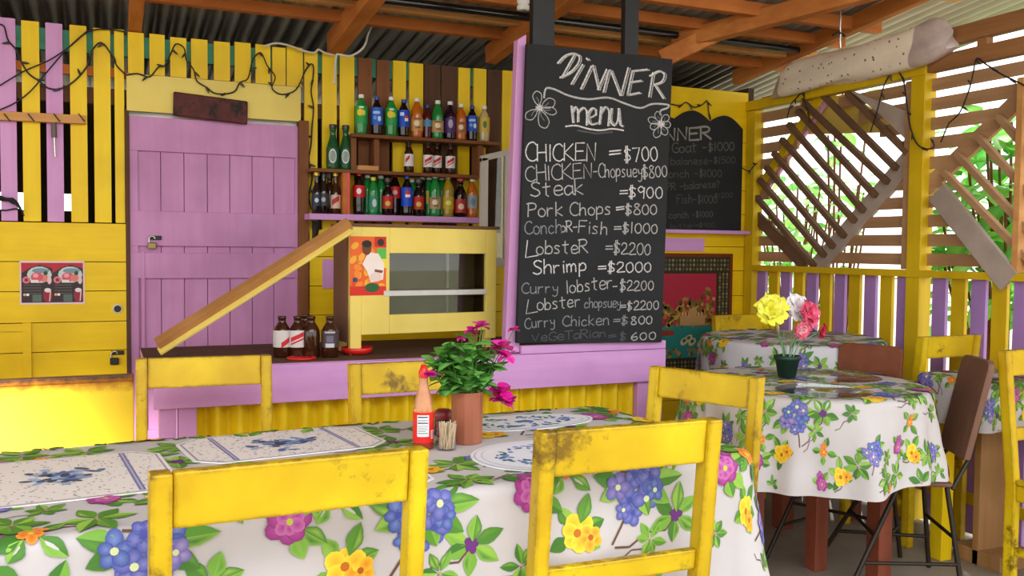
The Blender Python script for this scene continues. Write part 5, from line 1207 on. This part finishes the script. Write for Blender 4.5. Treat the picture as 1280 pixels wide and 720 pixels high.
# ================================================================== CHAIRS
def make_chair(name, label, w_=.42, top=.90, loc=(0, 0, 0), rz=0, lean=.05, mat=YELC, group='yellow wooden chairs'):
    """origin on the floor under the seat, facing +y"""
    t = thing(name, label, 'chair', loc, rz, group)
    M = Matrix.Translation(loc) @ Matrix.Rotation(rz, 4, 'Z'); h = w_/2; yb = -.18
    def part(nm, fn, bevel=.004):
        m_ = MB(); m_.m = M; fn(m_); return m_.build(nm, t, bevel=bevel)
    def yl(z): return yb-lean*max(0, (z-.42)/(top-.42))
    for s in (-1, 1):
        x = s*(h-.0165)
        def post(m_):
            vs = []
            for z in (0, .42, top):
                y = yl(z); vs += [(x-.0165, y-.02, z), (x+.0165, y-.02, z), (x+.0165, y+.02, z), (x-.0165, y+.02, z)]
            m_.add(vs, [(3, 2, 1, 0), (8, 9, 10, 11)]+[(k*4+i, k*4+(i+1) % 4, k*4+4+(i+1) % 4, k*4+4+i) for k in (0, 1) for i in range(4)], mat)
        part('back_post', post)
        part('leg', lambda m_: m_.box((x-.018, .16, 0), (x+.018, .196, .425), mat))
        part('side_stretcher', lambda m_: m_.box((x-.011, yb+.02, .17), (x+.011, .162, .20), mat))
        part('apron', lambda m_: m_.box((x-.010, yb+.02, .365), (x+.010, .165, .424), mat))
    def rail(z0, z1, th):
        def fn(m_):
            a, b = yl(z0), yl(z1); x = h-.034
            vs = [(-x, a-th, z0), (x, a-th, z0), (x, a+th, z0), (-x, a+th, z0), (-x, b-th, z1), (x, b-th, z1), (x, b+th, z1), (-x, b+th, z1)]
            m_.add(vs, [(3, 2, 1, 0), (4, 5, 6, 7), (0, 1, 5, 4), (1, 2, 6, 5), (2, 3, 7, 6), (3, 0, 4, 7)], mat)
        return fn
    part('top_rail', rail(top-.092, top, .013)); part('lower_rail', rail(.575, .62, .011))
    part('seat', lambda m_: m_.box((-h+.002, yb+.0215, .425), (h-.002, .215, .444), mat)); part('front_apron', lambda m_: m_.box((-h+.036, .168, .365), (h-.036, .188, .424), mat))
    return t
ch_spec = [  # back-top centre, facing angle (0 = towards the bar), width, top, label
    ((.288, 1.515), math.radians(3), .455, .90, 'yellow wooden chair in front, its back to us, at the left of the long table'),
    ((.965, 1.575), math.radians(-1), .415, .90, 'yellow wooden chair in front with its back to us, below the big menu board'),
    ((.29, 3.03), math.radians(176), .405, .90, 'yellow chair on the bar side of the long table, below the leaning stick'),
    ((.87, 2.70), math.radians(182), .41, .90, 'yellow chair on the bar side of the long table, behind the hot sauce and vase'),
    ((1.655, 2.285), math.radians(114), .375, .885, 'yellow chair at the right end of the long table, in front of the round table'),
    ((3.262, 2.79), math.radians(0), .34, .90, 'yellow chair by the picket wall behind the tilted brown chair'),
    ((3.16, 2.31), math.radians(181), .40, .90, 'yellow chair at the small table by the picket wall, nearest to the right'),
    ((3.215, 4.10), math.radians(180), .40, .90, 'yellow chair between the far round table and the hanging rug')]
for (bx, by), rz, wd, top, lb in ch_spec:
    f = Vector((-math.sin(rz), math.cos(rz), 0)); lo = Vector((bx, by, 0))+f*.23
    make_chair('dining_chair', lb, wd, top, tuple(lo), rz)
# cushion on the chair by the wall
# steel-rod chairs with plywood backs
def rod_chair(label, back, rz, tilt, bw, bh, bz, ply, feet, back_rot=0):
    loc = (back[0]-math.sin(rz)*.2, back[1]+math.cos(rz)*.2, 0)
    t = thing('steel_rod_chair', label, 'chair', loc, rz, 'steel rod chairs'); M = Matrix.Translation(loc) @ Matrix.Rotation(rz, 4, 'Z')
    m_ = MB(); m_.m = M; th = .012
    def bp(x, z, o): return (x, -.2-tilt*(z-.42)+o, z)
    c = .03; ol = [(-bw/2, bz), (bw/2, bz), (bw/2, bz+bh-c), (bw/2-c*.3, bz+bh-c*.3), (bw/2-c, bz+bh), (-bw/2+c, bz+bh), (-bw/2+c*.3, bz+bh-c*.3), (-bw/2, bz+bh-c)]
    m_.prism([bp(x, z, -th) for x, z in ol], (0, 2*th, 0), ply); m_.build('backrest', t, bevel=.004)
    m_ = MB(); m_.m = M; m_.box((-.14, -.17, .40), (.14, .028, .416), ply); m_.build('seat', t, bevel=.006)
    for s in (-1, 1):
        m_ = MB(); m_.m = M; m_.tube([bp(s*bw*.36, bz+bh*.6, -th-.006), bp(s*bw*.38, bz, -th-.006), (s*.14, -.165, .395)], .0085, STEEL); m_.build('back_rod', t)
        for (y0, y1) in ((.02, feet[0]), (-.15, -feet[1])):
            m_ = MB(); m_.m = M; m_.tube([(s*.13, y0, .398), (s*(feet[2] if y0 > 0 else feet[3]), y1, .0)], .0095, STEEL); m_.build('leg', t)
    for z, k in ((.13, .68), (.22, .45)):
        for s in (-1, 1):
            xa = s*(.13+(feet[2]-.13)*k); xb = s*(.13+(feet[3]-.13)*k); m_ = MB(); m_.m = M
            if z < .2: m_.tube([(xa, .02+(feet[0]-.02)*k, .4*(1-k)), (xb, -.15-(feet[1]-.15)*k, .4*(1-k))], .007, STEEL)
            else: y = (.02+(feet[0]-.02)*k) if s > 0 else (-.15-(feet[1]-.15)*k); x = .13+((feet[2] if s > 0 else feet[3])-.13)*k; m_.tube([(-x, y, .4*(1-k)), (x, y, .4*(1-k))], .007, STEEL)
            m_.build('stretcher', t)
    return t
rod_chair('steel-rod chair with brown plywood back, tucked between the two round tables', (2.915, 2.90), math.radians(113), .10, .27, .30, .56, MID, (.20, .20, .23, .16))
rod_chair('steel-rod chair with a dark tilted plywood back at the near right of the round table', (2.90, 2.465), math.radians(60), .22, .26, .36, .50, PLYD, (.22, .20, .22, .18))

# ================================================================== PLANTS OUTSIDE
def leaf_mat():
    m, n, l, b = new_mat('sunlit_leaves'); a = n.new('ShaderNodeAttribute'); a.attribute_name = 'Col'
    t = n.new('ShaderNodeBsdfTranslucent'); x = n.new('ShaderNodeMixShader'); x.inputs[0].default_value = .55
    hs = n.new('ShaderNodeHueSaturation'); mr = n.new('ShaderNodeMapRange'); mr.inputs[3].default_value = .8; mr.inputs[4].default_value = 1.3
    l.new(noise(n, l, 9), mr.inputs[0]); l.new(mr.outputs[0], hs.inputs['Value']); l.new(a.outputs['Color'], hs.inputs['Color'])
    l.new(hs.outputs[0], b.inputs['Base Color']); l.new(hs.outputs[0], t.inputs[0]); b.inputs['Roughness'].default_value = .5
    l.new(b.outputs[0], x.inputs[1]); l.new(t.outputs[0], x.inputs[2]); l.new(x.outputs[0], n['Material Output'].inputs[0])
    return m
LEAFO = leaf_mat()
LFC = (('#7cc84c', '#a4e070'), ('#68b444', '#98d864'), ('#8cd458', '#bcec88'), ('#54a448', '#88c868'))
def bush(label, c, size, n, lw, seed, kind='bush', cat='bush'):
    R = random.Random(seed); t = thing(kind, label, cat, (c[0], c[1], -.12), 0, 'plants outside the picket wall')
    m_ = MB(); W2 = Matrix.Translation((c[0], c[1], -.12)); m_.m = W2
    st = MB(); st.m = W2
    for i in range(n):
        a = R.uniform(0, 2*PI); h = R.uniform(.45, 1); r = math.sqrt(R.random()); p = Vector((math.cos(a)*r*size[0], math.sin(a)*r*size[1], h*size[2]))
        c1, c2 = R.choice(LFC); d = Vector((math.cos(a)+R.uniform(-.6, .6), math.sin(a)+R.uniform(-.6, .6), R.uniform(-.5, .6)))
        ribbon_leaf(m_, p, d, lw*R.uniform(.7, 1.3), lw*.34, c1, c2, .3, R)
        if i % 6 == 0: st.tube([(p.x*.15, p.y*.15, 0), (p.x*.6, p.y*.6, p.z*.6), tuple(p)], .008, BRN, 5, False)
    m_.mats = [LEAFO]; m_.build('foliage', t); st.build('stem', t)
bush('broad-leaved green bush seen through the end lattice window', (4.5, 3.45), (.3, .55, 2.15), 300, .19, 31)
bush('leafy shrub low behind the first lattice window', (5.3, 6.1), (.35, .5, 2.0), 200, .14, 32)
bush('thin tall shrub beyond the corner of the picket wall', (4.9, 5.2), (.25, .3, 2.7), 70, .13, 33)
